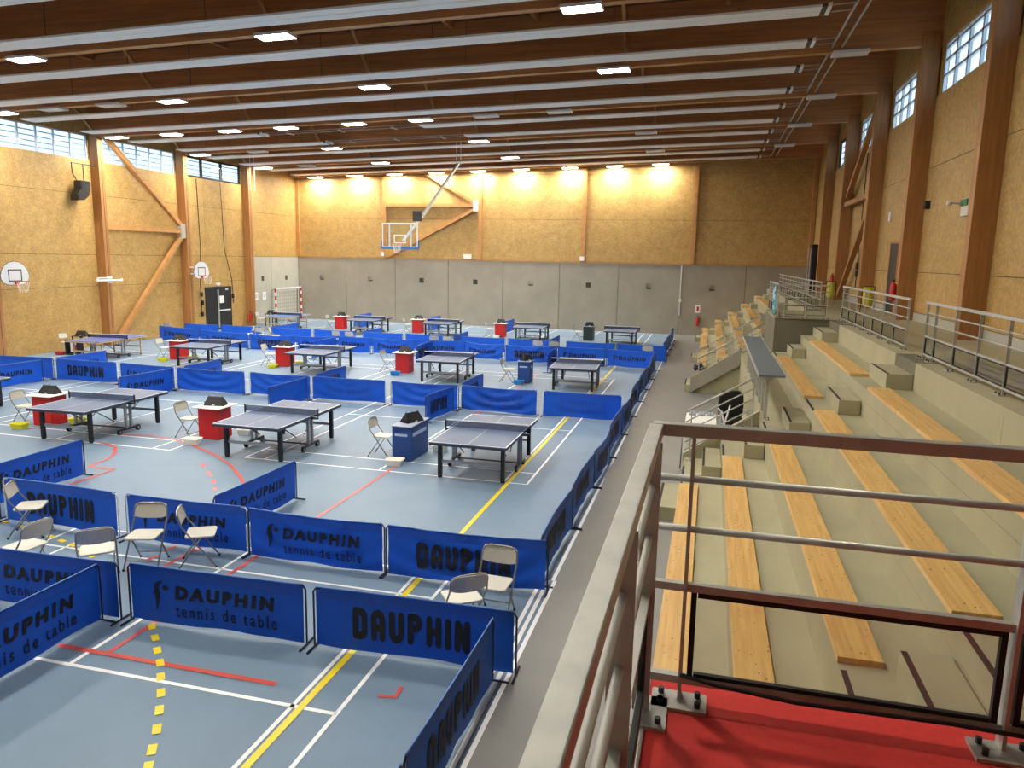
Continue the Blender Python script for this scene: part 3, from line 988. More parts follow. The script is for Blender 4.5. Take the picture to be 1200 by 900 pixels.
# ------------------------------------------------------------------ barrier panels
BH = 0.70
rb_ = random.Random(11)
def barrier(p0, p1, style, label, group, sag=0.0, swag=0.0, bow=0.02, poles=None, fine=True, side=1, feet=1):
    """cloth surround panel from p0 to p1; the print faces local -y"""
    p0, p1 = Vector(p0), Vector(p1)
    d = p1 - p0
    L = d.length
    t = thing('barrier_panel', label, 'barrier', (p0.x, p0.y, 0), math.atan2(d.y, d.x), group)
    ph, fr = rb_.uniform(0, 6), rb_.uniform(.8, 1.3)
    sgn = rb_.choice((-1, 1))
    z0, z1 = 0.035, BH

    def surf(u, v):
        x = .03 + (L - .06) * u
        top = z1 - sag * 4 * u * (1 - u)
        bot = z0 + .012 * math.sin(9 * u + ph) + (.02 * math.sin(2.2 * u + ph) if swag else 0)
        z = bot + (top - bot) * v
        y = sgn * bow * math.sin(math.pi * u) * (.5 + .5 * math.sin(v * 2.0 + .3))
        y += .006 * math.sin(17 * u * fr + ph + 2 * v) * (1.2 - v)
        if swag:
            rr = math.sqrt(((u - .5) * 1.9) ** 2 + ((1.1 - v) * 1.15) ** 2)
            y += swag * math.sin(rr * 15 + ph) * math.exp(-((u - .5) ** 2) * 2.5) * (1.05 - .45 * v)
        return x, y, z
    nx, nz = (26, 8) if fine else (14, 5)
    if swag and fine:
        nx, nz = 36, 14
    elif swag:
        nx, nz = 22, 9
    mb = MB()
    for i in range(nx + 1):
        for j in range(nz + 1):
            mb.v.append(surf(i / nx, j / nz))
    for i in range(nx):
        for j in range(nz):
            a = i * (nz + 1) + j
            mb.f.append((a, a + nz + 1, a + nz + 2, a + 1))
    cloth = mb.build('cloth', 'cloth_blue', t, smooth=True, raw=True)
    hem = MB().tube([tuple(Vector(surf(i / 12, 1.0)) + Vector((0, 0, .004))) for i in range(13)], .009, 6).build('top_hem', 'hem_catchlight', t, smooth=True)  # pale colour stands for light along the top edge
    band = MB()
    for i in range(nx + 1):
        for v in (.82, .975):
            x, y, z = surf(i / nx, v)
            band.v.append((x, y - .003, z))
    for i in range(nx):
        band.f.append((2 * i, 2 * i + 2, 2 * i + 3, 2 * i + 1))
    if fine:
        band.build('hem_band', 'cloth_band', t, smooth=True, raw=True)
    pole = poles or 'frame_navy'
    for x, s in ((0.0, 1), (L, -1)):
        o = MB().tube([(x + s * .09, 0, BH - .004), (x + s * .03, 0, BH - .012), (x, 0, BH - .05), (x, 0, .06), (x, .0, .02)], .011, 8).build('leg', pole, t, smooth=True)
        MB().tube([(x, -.17, .014), (x, .17, .014)], .012, 8).build('foot', 'frame_navy', o, smooth=True)
    prints = []
    W = L / 2.2
    if style == 'big':
        prints.append(('printed_word', fit(T_BIG, .44 * W, .17, 1.72 * W, .53), 1))
    elif style == 'logo':
        prints.append(('printed_word', fit(T_WORD, .60 * W, .345, 1.83 * W, .51), 1))
        prints.append(('printed_line', fit(T_SUB, .60 * W, .135, 1.85 * W, .285), 1))
        prints.append(('printed_emblem', ([(.33 * W + p[0] * 1.15, .19 + p[1]) for p in EMB[0]], EMB[1]), 1))
    elif style == 'logoword':
        prints.append(('printed_word', fit(T_WORD, .55 * W, .30, 1.80 * W, .47), 1))
        prints.append(('printed_emblem', ([(.30 * W + p[0] * 1.1, .17 + p[1] * .95) for p in EMB[0]], EMB[1]), 1))
    if style == 'ghost':
        gv, gf = fit(T_BIG, .44 * W, .17, 1.72 * W, .53)
        prints.append(('print_showing_through', ([(L - x, z) for x, z in gv], [tuple(reversed(q)) for q in gf]), 1))
    for nm, (v, f), s in prints:
        me = bpy.data.meshes.new(nm)
        vv = []
        for x, z in v:
            u = max(0, min(1, (x - .03) / (L - .06)))
            zz = max(0, min(1, (z - z0) / (z1 - z0)))
            q = surf(u, zz)
            vv.append((x, q[1] - .007 * side - (.014 if swag > .01 else .003 if swag else 0) * side, q[2]))
        me.from_pydata(vv, [], [tuple(reversed(q)) for q in f] if side < 0 else f)
        me.materials.append(MATS['print_ghost' if style == 'ghost' else 'print_black'])
        o = bpy.data.objects.new(nm, me)
        C.objects.link(o)
        o.parent = cloth
    return t

STY = {'big': 'bold word', 'logo': 'emblem with two text lines', 'logoword': 'emblem with slanted word', 'plain': 'blank side', 'ghost': 'faint reversed print'}
def bar_label(style, where):
    return 'blue barrier, %s, %s' % (STY[style], where)

# row closest to the platform
G = 'front barrier row'
for i, (a, b, s) in enumerate([((-3.96, 6.86), (-1.70, 6.92), 'big'), ((-6.30, 6.80), (-4.06, 6.87), 'logo'), ((-8.62, 6.70), (-6.40, 6.76), 'logo'), ((-11.0, 6.66), (-8.72, 6.70), 'logo')][:3]):
    barrier(a, b, s, bar_label(s, '%s from the bleachers before the folding chairs' % ORD[i]), G, bow=.015)
barrier((-6.62, 4.42), (-6.60, 6.69), 'logo', bar_label('logo', 'lengthwise between the two front courts'), G, bow=.01)
barrier((-1.92, 4.52), (-1.90, 6.76), 'big', bar_label('big', 'lengthwise, meeting the front row corner'), G, bow=.01)
barrier((-1.94, 2.2), (-1.92, 4.48), 'big', bar_label('big', 'lengthwise, closest to the platform rail'), G, bow=.01)
# row behind the folding chairs
G = 'barrier row behind the folding chairs'
for i, (a, b, s, sw) in enumerate([((-4.0, 8.85), (-1.80, 8.93), 'big', .022), ((-6.12, 8.88), (-4.03, 8.86), 'logo', .012), ((-8.18, 8.87), (-6.15, 8.90), 'logo', .0), ((-10.55, 8.97), (-8.32, 8.87), 'big', 0), ((-12.9, 9.05), (-10.68, 8.98), 'logo', 0)]):
    barrier(a, b, s, bar_label(s, '%s from the bleachers behind the folding chairs' % ORD[i]), G, swag=sw, bow=.03, sag=.02 if sw else .0, poles='pole_pale' if i in (2, 3) else None)
barrier((-6.88, 9.15), (-6.80, 11.3), 'logo', bar_label('logo', 'lengthwise before the second front table'), G)
barrier((-11.30, 9.2), (-11.34, 11.35), 'logo', bar_label('logo', 'lengthwise before the third front table'), G)
# middle row
G = 'middle barrier row'
mid = [((-4.24, 19.66), (-2.07, 19.66), 'ghost', .006, 'pole_pale'), ((-6.60, 19.74), (-4.37, 19.64), 'ghost', .022, 'pole_pale'), ((-8.68, 19.62), (-6.65, 19.66), 'plain', .02, None),
       ((-11.2, 19.62), (-8.85, 19.66), 'ghost', .008, 'pole_pale'), ((-13.32, 19.67), (-11.22, 19.62), 'plain', .02, 'pole_pale'), ((-15.85, 19.60), (-13.43, 19.63), 'plain', .02, 'pole_pale'),
       ((-18.15, 19.84), (-15.95, 19.66), 'logoword', .0, 'pole_pale'), ((-20.74, 19.90), (-18.25, 19.84), 'big', .008, 'pole_pale'), ((-23.1, 19.75), (-20.85, 19.92), 'plain', .01, None), ((-25.5, 19.7), (-23.2, 19.75), 'plain', .01, None)]
for i, (a, b, s, sw, po) in enumerate(mid):
    barrier(a, b, s, bar_label(s, '%s from the bleachers in middle row' % ORD[i]), G, swag=sw, bow=.03, sag=.03 if sw > .015 else .01, poles=po)
NAMES = {-6.65: 'first', -11.28: 'second', -15.9: 'third', -20.8: 'fourth'}
for x, y0, s in ((-6.9, 17.75, 'big'), (-11.3, 17.5, 'plain'), (-16.05, 17.45, 'logoword'), (-20.85, 17.5, 'logoword')):
    n = ORD[[-6.9, -11.3, -16.05, -20.85].index(x)]
    barrier((x, y0), (x + .18 if x > -8 or x == -16.05 else x + .06, 19.42), s, bar_label(s, 'before the middle row, %s from bleachers' % n), G, bow=.05, swag=.006)
for x, y1, s in ((-6.65, 22.0, 'big'), (-11.25, 21.9, 'big'), (-15.82, 21.8, 'logoword'), (-20.8, 22.15, 'logoword')):
    n = ORD[[-6.65, -11.25, -15.82, -20.8].index(x)]
    barrier((x, 19.95), (x, y1), s, bar_label(s, 'behind the middle row, %s from bleachers' % n), G, bow=.04)
# fourth row, front layer
G = 'barrier row before the white chairs'
xs = [-1.9, -3.9, -5.95, -8.1, -10.0, -12.1, -14.1, -15.8, -17.4, -19.75, -22.8, -25.6]
ys = [29.5, 29.9, 29.95, 29.75, 30.2, 29.95, 29.85, 29.95, 29.2, 29.25, 29.9, 30.6]
for i in range(len(xs) - 1):
    s = ['logoword', 'logoword', 'big', 'logoword', 'logoword', 'logoword', 'logoword', 'logoword', 'big', 'logoword', 'logoword'][i]
    sw = [.006, .004, .03, .025, .0, .018, .0, .02, .025, .02, .0][i]
    barrier((xs[i + 1] + .04, ys[i + 1]), (xs[i] - .04, ys[i]), s, bar_label(s, '%s from bleachers before the white chairs' % ORD[i]), G, swag=sw, sag=.05 if sw > .01 else .01, bow=.05, fine=False)
for x, y0, y1, s in ((-5.85, 27.3, 29.55, 'logoword'), (-11.25, 27.6, 29.75, 'big'), (-15.65, 27.3, 29.6, 'logoword')):
    n = ORD[[-5.85, -11.25, -15.65].index(x)]
    barrier((x + .12, y0), (x, y1), s, bar_label(s, 'ending at the white chairs, %s from bleachers' % n), G, swag=.012, bow=.08, fine=False)
# fifth row, back layer
G = 'barrier row behind the white chairs'
xs = [(-3.75, -1.62), (-5.95, -3.83), (-8.6, -6.3), (-10.85, -8.7), (-13.5, -11.5), (-15.65, -13.6), (-18.2, -16.0), (-20.4, -18.3), (-23.3, -21.0), (-25.4, -23.4)]
for i, (a, b) in enumerate(xs):
    sw = (.0, .0, .012, .012, .0, .014, .016, .016, .004, .0)[i]
    barrier((a, 32.2), (b, 32.15), 'plain', bar_label('plain', '%s from bleachers behind the white chairs' % ORD[i]), G, swag=sw, sag=.02, bow=.04, fine=False)
for x, y1 in ((-6.72, 34.6), (-11.22, 34.5), (-15.68, 34.4), (-20.6, 34.9)):
    n = ORD[[-6.72, -11.22, -15.68, -20.6].index(x)]
    barrier((x, 32.4), (x, y1), 'plain', bar_label('plain', 'before the back tables, %s from bleachers' % n), G, fine=False)
for x, y0 in ((-6.6, 41.0), (-11.12, 40.8), (-15.8, 41.0), (-20.3, 40.8)):
    n = ORD[[-6.6, -11.12, -15.8, -20.3].index(x)]
    barrier((x, y0), (x, y0 + 2.2), 'plain', bar_label('plain', 'lengthwise beside the concrete wall, %s from bleachers' % n), G, bow=.06, fine=False)
    if x != -6.6 and x != -11.12:
        barrier((x + .5, y0 - 1.2), (x + .35, y0 + .9), 'plain', bar_label('plain', 'doubled beside the concrete wall, %s from bleachers' % n), G, bow=.06, fine=False)
# long side line by the bleachers
G = 'barrier line along the walkway'
yy = [9.05 + 2.27 * i for i in range(10)]
for i in range(9):
    barrier((-1.92, yy[i] + .02), (-1.90, yy[i + 1] - .04), 'big', bar_label('big', '%s along the walkway beyond the chairs' % ORD[i]), G, bow=.05, swag=.005, sag=.02, fine=i < 5)
yy = [32.45 + 2.2 * i for i in range(5)]
for i in range(4):
    barrier((-1.80, yy[i] + .02), (-1.78, yy[i + 1] - .04), 'plain', bar_label('plain', '%s along the walkway by the back tables' % ORD[i]), G, bow=.05, fine=False)

# ------------------------------------------------------------------ table tennis tables
def make_table(label, top, legm, leg_w, modern=True):
    t = thing('table_tennis_table', label, 'table', (0, 0, 0), 0, 'table tennis tables')
    W, L, H = 1.525, 2.74, 0.76
    for s in (-1, 1):
        y0, y1 = (0.004, L / 2) if s > 0 else (-L / 2, -.004)
        p = MB().box(-W / 2, W / 2, y0, y1, H - .022, H).build('table_half', top, t)
        ze = H + .0012
        e = .02
        yo = y1 if s > 0 else y0
        q = MB()
        q.box(-W / 2, -W / 2 + e, y0, y1, H, ze)
        MB().box(-W / 2, -W / 2 + e, y0, y1, H, ze).build('side_line', 'table_line', p)
        MB().box(W / 2 - e, W / 2, y0, y1, H, ze).build('side_line', 'table_line', p)
        a, b = (yo - e, yo) if s > 0 else (yo, yo + e)
        MB().box(-W / 2 + e, W / 2 - e, a, b, H, ze).build('end_line', 'table_line', p)
        MB().box(-.0025, .0025, min(y0, y1 - e), max(y0 + e, y1), H, ze - .0004).build('centre_line', 'table_line', p)
        fr = 'table_edge' if modern else legm
        MB().box(-W / 2 + .004, -W / 2 + .03, y0, y1, H - .065, H - .022).build('apron', fr, t)
        MB().box(W / 2 - .03, W / 2 - .004, y0, y1, H - .065, H - .022).build('apron', fr, t)
        a, b = (yo - .03, yo - .004) if s > 0 else (yo + .004, yo + .03)
        MB().box(-W / 2 + .03, W / 2 - .03, a, b, H - .065, H - .022).build('apron', fr, t)
        yl = s * (L / 2 - .28)
        for x in (-W / 2 + .13, W / 2 - .13):
            lg = MB().box(x - leg_w / 2, x + leg_w / 2, yl - leg_w / 2, yl + leg_w / 2, .03, H - .022).build('leg', legm, t)
            MB().cyl((x, yl, .015), (0, 0, 1), leg_w * .6, .03, 10).build('foot', 'black_rubber', lg)
        MB().box(-W / 2 + .13 + leg_w / 2, W / 2 - .13 - leg_w / 2, yl - .012, yl + .012, .30, .36).build('stretcher', 'grey_metal' if modern else legm, t)
        # folding struts from the leg frame to the carriage
        for x in (-.45, .45):
            MB().tube([(x, s * .16, .28), (x, s * (L / 2 - .52), H - .05)], .011, 6).build('folding_strut', 'black_metal', t)
        # carriage uprights beside the net
        for x in (-W / 2 - .05, W / 2 + .05):
            MB().box(x * .86 - .03, x * .86 + .03, s * .08 - .022, s * .08 + .022, .12, H - .03).build('carriage_upright', 'grey_metal', t)
    for x in (-W / 2 * .92, W / 2 * .92):
        b = MB().box(x - .03, x + .03, -.34, .34, .09, .13).build('carriage_beam', 'black_metal', t)
        for y in (-.30, .30):
            MB().cyl((x, y, .065), (1, 0, 0), .065, .045, 16).build('wheel', 'black_rubber', b, smooth=False)
            MB().cyl((x, y, .065), (1, 0, 0), .03, .05, 10).build('hub', 'grey_metal', b)
    MB().box(-W / 2 * .92 + .03, W / 2 * .92 - .03, -.02, .02, .10, .125).build('carriage_cross_bar', 'black_metal', t)
    # net
    for x in (-W / 2 - .14, W / 2 + .14):
        s = 1 if x > 0 else -1
        n = MB().box(x - .012, x + .012, -.014, .014, H - .03, H + .155).build('net_post', 'black_metal', t)
        MB().box(min(x, s * (W / 2 - .05)), max(x, s * (W / 2 - .05)), -.03, .03, H - .075, H - .03).build('net_clamp', 'black_metal', n)
    MB().box(-W / 2 - .128, W / 2 + .128, -.002, .002, H + .004, H + .136).build('net', 'ttnet', t)
    MB().box(-W / 2 - .128, W / 2 + .128, -.007, .007, H + .136, H + .156).build('net_tape', 'table_line', t)
    return t
def place_table(i, t, x, y, rz, label):
    t.location = (x, y, 0)
    t.rotation_euler = (0, 0, rz)
    t['label'] = label
    return t
proto_modern = make_table('', 'table_top', 'black_metal', .075)
bpy.context.view_layer.update()
index_children(proto_modern)
proto_old = make_table('', 'table_top_purple', 'beige_metal', .045, modern=False)
index_children(proto_old)
proto_bright = make_table('', 'table_top_bright', 'beige_metal', .045, modern=False)
index_children(proto_bright)
def table_rows():
    used = [False]
    rows = [(14.45, [(-4.26, .007), (-9.02, .005), (-13.8, .03), (-19.08, .02)], 'front'), (25.0, [(-4.22, .05), (-8.84, .06), (-13.81, .03), (-18.62, .06)], 'middle'), (38.4, [(-4.23, .0), (-8.92, .03), (-13.88, .02), (-18.22, .03)], 'back')]
    for y, xs, nm in rows:
        for i, (x, a) in enumerate(xs):
            if not used[0]:
                t = proto_modern
                used[0] = True
            else:
                t = copy_tree(proto_modern)
            place_table(i, t, x, y + (.3 if x == -19.08 else 0), a, 'grey-blue table tennis table on black legs, %s from the bleachers in the %s row' % (ORD[i], nm))
    place_table(0, proto_old, -23.36, 25.0, .05, 'purple-blue table tennis table on beige legs by the windowed wall')
    place_table(0, proto_bright, -23.4, 38.45, .02, 'bright blue table tennis table on beige legs before the handball goal')
table_rows()

# ------------------------------------------------------------------ folding chairs
def make_chair():
    t = thing('folding_chair', '', 'chair', (0, 0, 0), 0, 'folding chairs')
    W = .44
    # local: seat faces -y; back at +y
    fr = [(-W / 2, -.24, .012), (-W / 2, .17, .60), (-W / 2 + .005, .205, .74), (-W / 2 + .035, .217, .79), (-.12, .222, .805), (.12, .222, .805), (W / 2 - .035, .217, .79), (W / 2 - .005, .205, .74), (W / 2, .17, .60), (W / 2, -.24, .012)]
    MB().tube(fr, .0115, 8).build('main_frame', 'chair_tube', t, smooth=True)
    for x in (-W / 2 + .03, W / 2 - .03):
        l = MB().tube([(x, -.06, .43), (x, .23, .012)], .0105, 8).build('rear_leg', 'chair_tube', t, smooth=True)
        MB().cyl((x, .23, .012), (0, 0, 1), .015, .024, 8).build('rubber_foot', 'black_rubber', l)
    for x in (-W / 2, W / 2):
        MB().cyl((x, -.24, .012), (0, 0, 1), .016, .024, 8).build('rubber_foot', 'black_rubber', t)
    MB().tube([(-W / 2 + .03, .155, .12), (W / 2 - .03, .155, .12)], .008, 6).build('rear_cross_bar', 'chair_tube', t)
    MB().tube([(-W / 2, -.17, .11), (W / 2, -.17, .11)], .008, 6).build('front_cross_bar', 'chair_tube', t)
    # seat with rounded corners
    def rrect(x, y, r):
        o = []
        for cx, cy, a0 in ((x - r, y - r, 0), (-x + r, y - r, 90), (-x + r, -y + r, 180), (x - r, -y + r, 270)):
            for k in range(4):
                a = R(a0 + 30 * k)
                o.append((cx + r * math.cos(a), cy + r * math.sin(a)))
        return o
    s = MB().prism(rrect(.20, .19, .05), 'z', .425, .452).build('seat', 'chair_seat', t, bevel=.006)
    s.location = (0, -.045, 0)
    # curved back panel
    mb = MB()
    n = 10
    prof = []
    for i in range(n + 1):
        u = i / n * 2 - 1
        x = u * (W / 2 - .008)
        b = .03 * (1 - u * u)
        zlow = .595 + .02 * (1 - u * u) * 0 + .03 * abs(u) ** 3
        zhi = .80 - .05 * max(0, abs(u) - .75) * 2.2
        yl, yh = .172 + b * .8, .222 + b * .6
        prof.append((x, yl, zlow, yh, zhi))
    for x, yl, zl, yh, zh in prof:
        mb.v += [(x, yl - .005, zl), (x, yh - .005, zh), (x, yh + .008, zh), (x, yl + .008, zl)]
    for i in range(n):
        a, b = 4 * i, 4 * i + 4
        for k in range(4):
            j = (k + 1) % 4
            mb.f.append((a + k, a + j, b + j, b + k))
    mb.f += [(0, 3, 2, 1), (4 * n, 4 * n + 1, 4 * n + 2, 4 * n + 3)]
    mb.build('backrest', 'chair_back', t, smooth=False)
    return t
chair0 = make_chair()
bpy.context.view_layer.update()
index_children(chair0)
cu = [False]
def chair(x, y, deg, label, group='folding chairs'):
    """deg: direction the sitter faces, 0 = +x, 90 = +y"""
    t = chair0 if not cu[0] else copy_tree(chair0)
    cu[0] = True
    t.location = (x, y, 0)
    t.rotation_euler = (0, 0, R(deg + 90))
    t['label'] = label
    t['group'] = group
    return t
g = 'folding chairs between the two front barrier rows'
chair(-9.72, 8.62, 30, 'beige folding chair in side view, farthest from the bleachers, against the bold printed barrier', g)
chair(-8.38, 7.38, 175, 'beige folding chair half turned away, beside the yellow dashes', g)
chair(-7.42, 7.52, 132, 'beige folding chair turned squarely away, behind the end of the front barrier', g)
chair(-7.26, 8.20, -72, 'beige folding chair facing the camera with its broad seat, before the printed barrier', g)
chair(-6.62, 8.44, 30, 'beige folding chair in side view standing on the red court line', g)
chair(-2.28, 8.12, -92, 'beige folding chair facing the camera, nearest the bleachers, before the sagging barrier', g)
chair(-2.50, 7.60, 128, 'beige folding chair seen from behind, just over the front barrier near its end', g)
g = 'white backed chairs between the two back barrier rows'
BK = 'white chair back peeping over the barrier, %s from the bleachers in the back chair row'
for i, x in enumerate((-2.3, -6.25, -6.9, -10.95, -11.6, -15.65, -16.3, -20.3, -25.3)):
    chair(x, 31.05, 90 + (-8, 6, -5)[i % 3], BK % ORD[i], g)
chair(-19.7, 31.2, 20, 'folding chair in side view between the two back barrier rows', g)
chair(-21.1, 31.3, 200, 'folding chair in side view turned toward the windowed wall, between back barrier rows', g)

# ------------------------------------------------------------------ umpire tables, scoreboards, boxes
def umpire_table(x, y, col, label, w=.52, d=.48, h=.74, rz=0.0, top=None, group='umpire tables'):
    t = thing('umpire_table', label, 'table', (x, y, 0), rz, group)
    if col == 'frame':
        for sx_ in (-1, 1):
            for sy in (-1, 1):
                MB().box(sx_ * (w / 2 - .03) - .02, sx_ * (w / 2 - .03) + .02, sy * (d / 2 - .03) - .02, sy * (d / 2 - .03) + .02, 0, h).build('leg', 'black_metal', t)
        MB().box(-w / 2, w / 2, -d / 2, d / 2, h, h + .025).build('table_top', 'black_metal', t)
        return t
    m_ = 'umpire_' + col
    MB().box(-w / 2, w / 2, -d / 2, -d / 2 + .015, .015, h).build('front_panel', m_, t)
    MB().box(-w / 2, w / 2, d / 2 - .015, d / 2, .015, h).build('back_panel', m_, t)
    MB().box(w / 2 - .015, w / 2, -d / 2 + .015, d / 2 - .015, .015, h).build('side_panel', m_, t)
    MB().box(-w / 2 + .02, w / 2 - .02, -d / 2 + .015, d / 2 - .015, .0, .02).build('base_board', 'black_metal', t)
    if col == 'red':
        MB().box(-w / 2 - .08, w / 2 + .12, -d / 2 - .12, d / 2 + .12, h, h + .022).build('table_top', 'top_white', t, bevel=.003)
    else:
        MB().box(-w / 2 - .02, w / 2 + .02, -d / 2 - .03, d / 2 + .03, h, h + .02).build('table_top', 'top_grey', t, bevel=.003)
        if col == 'blue':
            MB().box(-w / 2 + .06, w / 2 - .08, -d / 2 - .003, -d / 2, h - .2, h - .15).build('printed_band', 'print_pale', t)
            MB().box(w / 2, w / 2 + .003, -d / 2 + .1, d / 2 - .12, h - .22, h - .14).build('printed_band', 'print_pale', t)
    return t
def scoreboard(x, y, z, label, rz=0.0, s=1.0, style=0):
    t = thing('scoreboard', label, 'scoreboard', (x, y, z), rz, 'table top scoreboards')
    a, h, dd = .24 * s, .20 * s, .13 * s
    MB().hexa([(-a, -dd, 0), (a, -dd, 0), (a, dd, 0), (-a, dd, 0)], [(-a * .72, -.014, h), (a * .72, -.014, h), (a * .72, .014, h), (-a * .72, .014, h)]).build('case', 'black_plastic', t)
    MB().box(-a - .004, -a, -.07 * s, .07 * s, .02, .08).build('end_clip', 'black_metal', t)
    for k in (-1.3, -.45, .45, 1.3):
        c = MB().hexa([(k * .105 * s - .045 * s, -dd - .008, .006), (k * .105 * s + .045 * s, -dd - .008, .006), (k * .105 * s + .045 * s, -dd - .002, .006), (k * .105 * s - .045 * s, -dd - .002, .006)],
                      [(k * .105 * s - .045 * s, -.026, h * .93), (k * .105 * s + .03 * s, -.026, h * .93), (k * .105 * s + .03 * s, -.02, h * .93), (k * .105 * s - .03 * s, -.02, h * .93)])
        c.build('number_leaf', 'black_metal', t)
    MB().box(-.03, .03, -dd - .012, -dd - .0, .01, .035).build('latch', 'white_metal', t)
    for k in (-.16, .0, .16):
        MB().tube([(k * s, 0.022 * math.cos(q * .9), h + .008 + .022 * math.sin(q * .9)) for q in range(7)], .004, 5, closed=True).build('ring', 'black_metal', t)
    return t
def basin(x, y, col, label, rz=0.0, w=.36, d=.26, h=.13, z=0):
    t = thing('ball_basin', label, 'basin', (x, y, z), rz, 'ball basins')
    def ring(k, zz):
        a, b = w / 2 * k, d / 2 * k
        r = min(a, b) * .35
        o = []
        for cx, cy, a0 in ((a - r, b - r, 0), (-a + r, b - r, 90), (-a + r, -b + r, 180), (a - r, -b + r, 270)):
            for j in range(4):
                q = R(a0 + 30 * j)
                o.append((cx + r * math.cos(q), cy + r * math.sin(q), zz))
        return o
    mb = MB()
    rings = [ring(.80, .0), ring(1.0, h), ring(.93, h), ring(.75, .012)]
    for r in rings:
        mb.v += r
    n = 16
    for i in range(3):
        for j in range(n):
            mb.f.append((i * n + j, i * n + (j + 1) % n, (i + 1) * n + (j + 1) % n, (i + 1) * n + j))
    mb.f.append(tuple(reversed(range(n))))
    mb.f.append(tuple(3 * n + j for j in range(n)))
    mb.build('bowl', 'basin_' + col, t)
    MB().tube(ring(1.02, h), .008, 6, closed=True).build('rim', 'basin_' + col, t)
    return t
UT = [
    (-6.02, 14.62, 'blue', 'front', 1), (-10.92, 14.72, 'red', 'front', 2), (-15.5, 14.6, 'red', 'front', 3),
    (-6.02, 25.0, 'blue', 'middle', 1), (-10.75, 25.55, 'red', 'middle', 2), (-15.6, 25.4, 'red', 'middle', 3), (-20.42, 25.5, 'red', 'middle', 4), (-25.15, 25.5, 'frame', 'middle', 5),
    (-6.1, 39.5, 'green', 'back', 1), (-10.85, 39.1, 'red', 'back', 2), (-15.75, 39.4, 'red', 'back', 3), (-20.5, 39.4, 'red', 'back', 4), (-25.0, 39.3, 'frame', 'back', 5)]
CN = {'blue': 'dark blue umpire cabinet', 'red': 'red umpire box with white top', 'green': 'dark green umpire box', 'frame': 'black framed umpire table'}
for x, y, col, row, n in UT:
    d = .95 if (col == 'blue' and row == 'front') else .50
    w = .42 if col == 'blue' else .52
    umpire_table(x, y, col, '%s, %s from the bleachers in the %s row' % (CN[col], ORD[n - 1], row), w=w, d=d, h=.74 if col != 'frame' else .70, rz=.02 * (n - 2))
    top = .763 if col == 'red' else (.761 if col != 'frame' else .726)
    scoreboard(x + .02, y + .03, top, 'black flip scoreboard on the umpire stand, %s from the bleachers in the %s row' % (ORD[n - 1], row), rz=.08 + .05 * (n % 3) + (1.0 if col == 'blue' else 0), s=1.0)
    ch = chair(x - .62, y - .12, 4 - 3 * (n % 3), 'folding umpire chair behind the scoring stand, %s from the bleachers in the %s row' % (ORD[n - 1], row), 'umpire chairs')
BAS = [
    (-6.05, 13.85, 'white', 'white ball basket before the front blue umpire cabinet', .1), (-5.58, 15.25, 'white', 'white ball basket behind the front blue umpire cabinet, toward the table', .2),
    (-11.0, 14.02, 'white', 'white ball basket at the foot of the front red umpire box', .2), (-10.45, 15.2, 'white', 'white ball basket behind the front red umpire box with white baskets', .1),
    (-15.75, 13.95, 'yellow', 'yellow ball basin before the front red umpire box farthest from the bleachers', .1), (-14.95, 14.85, 'yellow', 'yellow ball basin half under the front table with yellow basins', .2),
    (-6.12, 24.45, 'blue', 'light blue ball basin before the middle blue umpire cabinet', .1), (-10.78, 24.75, 'blue', 'light blue ball basin before the middle red umpire box', .4),
    (-15.72, 24.72, 'yellow', 'yellow ball basin before the third middle umpire box from the bleachers', .2), (-15.15, 25.75, 'yellow', 'yellow ball basin behind the third middle umpire box from the bleachers', .1),
    (-20.45, 24.6, 'yellow', 'yellow ball basin before the fourth middle umpire box from the bleachers', .2), (-19.85, 25.6, 'yellow', 'yellow ball basin behind the fourth middle umpire box from the bleachers', .1),
    (-25.45, 24.7, 'red', 'red ball basin beside the black framed umpire table by the windowed wall', .1),
    (-10.95, 38.6, 'white', 'white ball basket before the back red umpire box nearest the bleachers', .1), (-19.8, 39.9, 'yellow', 'yellow ball basin behind the fourth back umpire box from the bleachers', .1)]
for x, y, c, l, rz in BAS:
    basin(x, y, c, l, rz)
# small framed picture leaning under the black umpire table by the windowed wall
pt = thing('towel_box', 'black open box holding a white and red cloth beside the purple-blue table', 'box', (-24.9, 24.9, 0), 0)
MB().box(-.3, .3, -.02, .0, 0.02, .62).build('back_board', 'black_metal', pt)
MB().box(-.3, -.26, -.2, -.02, .02, .62).build('side_board', 'black_metal', pt)
MB().box(.26, .3, -.2, -.02, .02, .62).build('side_board', 'black_metal', pt)
MB().box(-.26, .26, -.2, -.02, .02, .06).build('floor_board', 'black_metal', pt)
MB().box(-.17, .2, -.06, -.03, .12, .5).build('white_cloth', 'paper', pt)
MB().box(-.05, .12, -.075, -.062, .18, .42).build('red_patch', 'basin_red', pt)

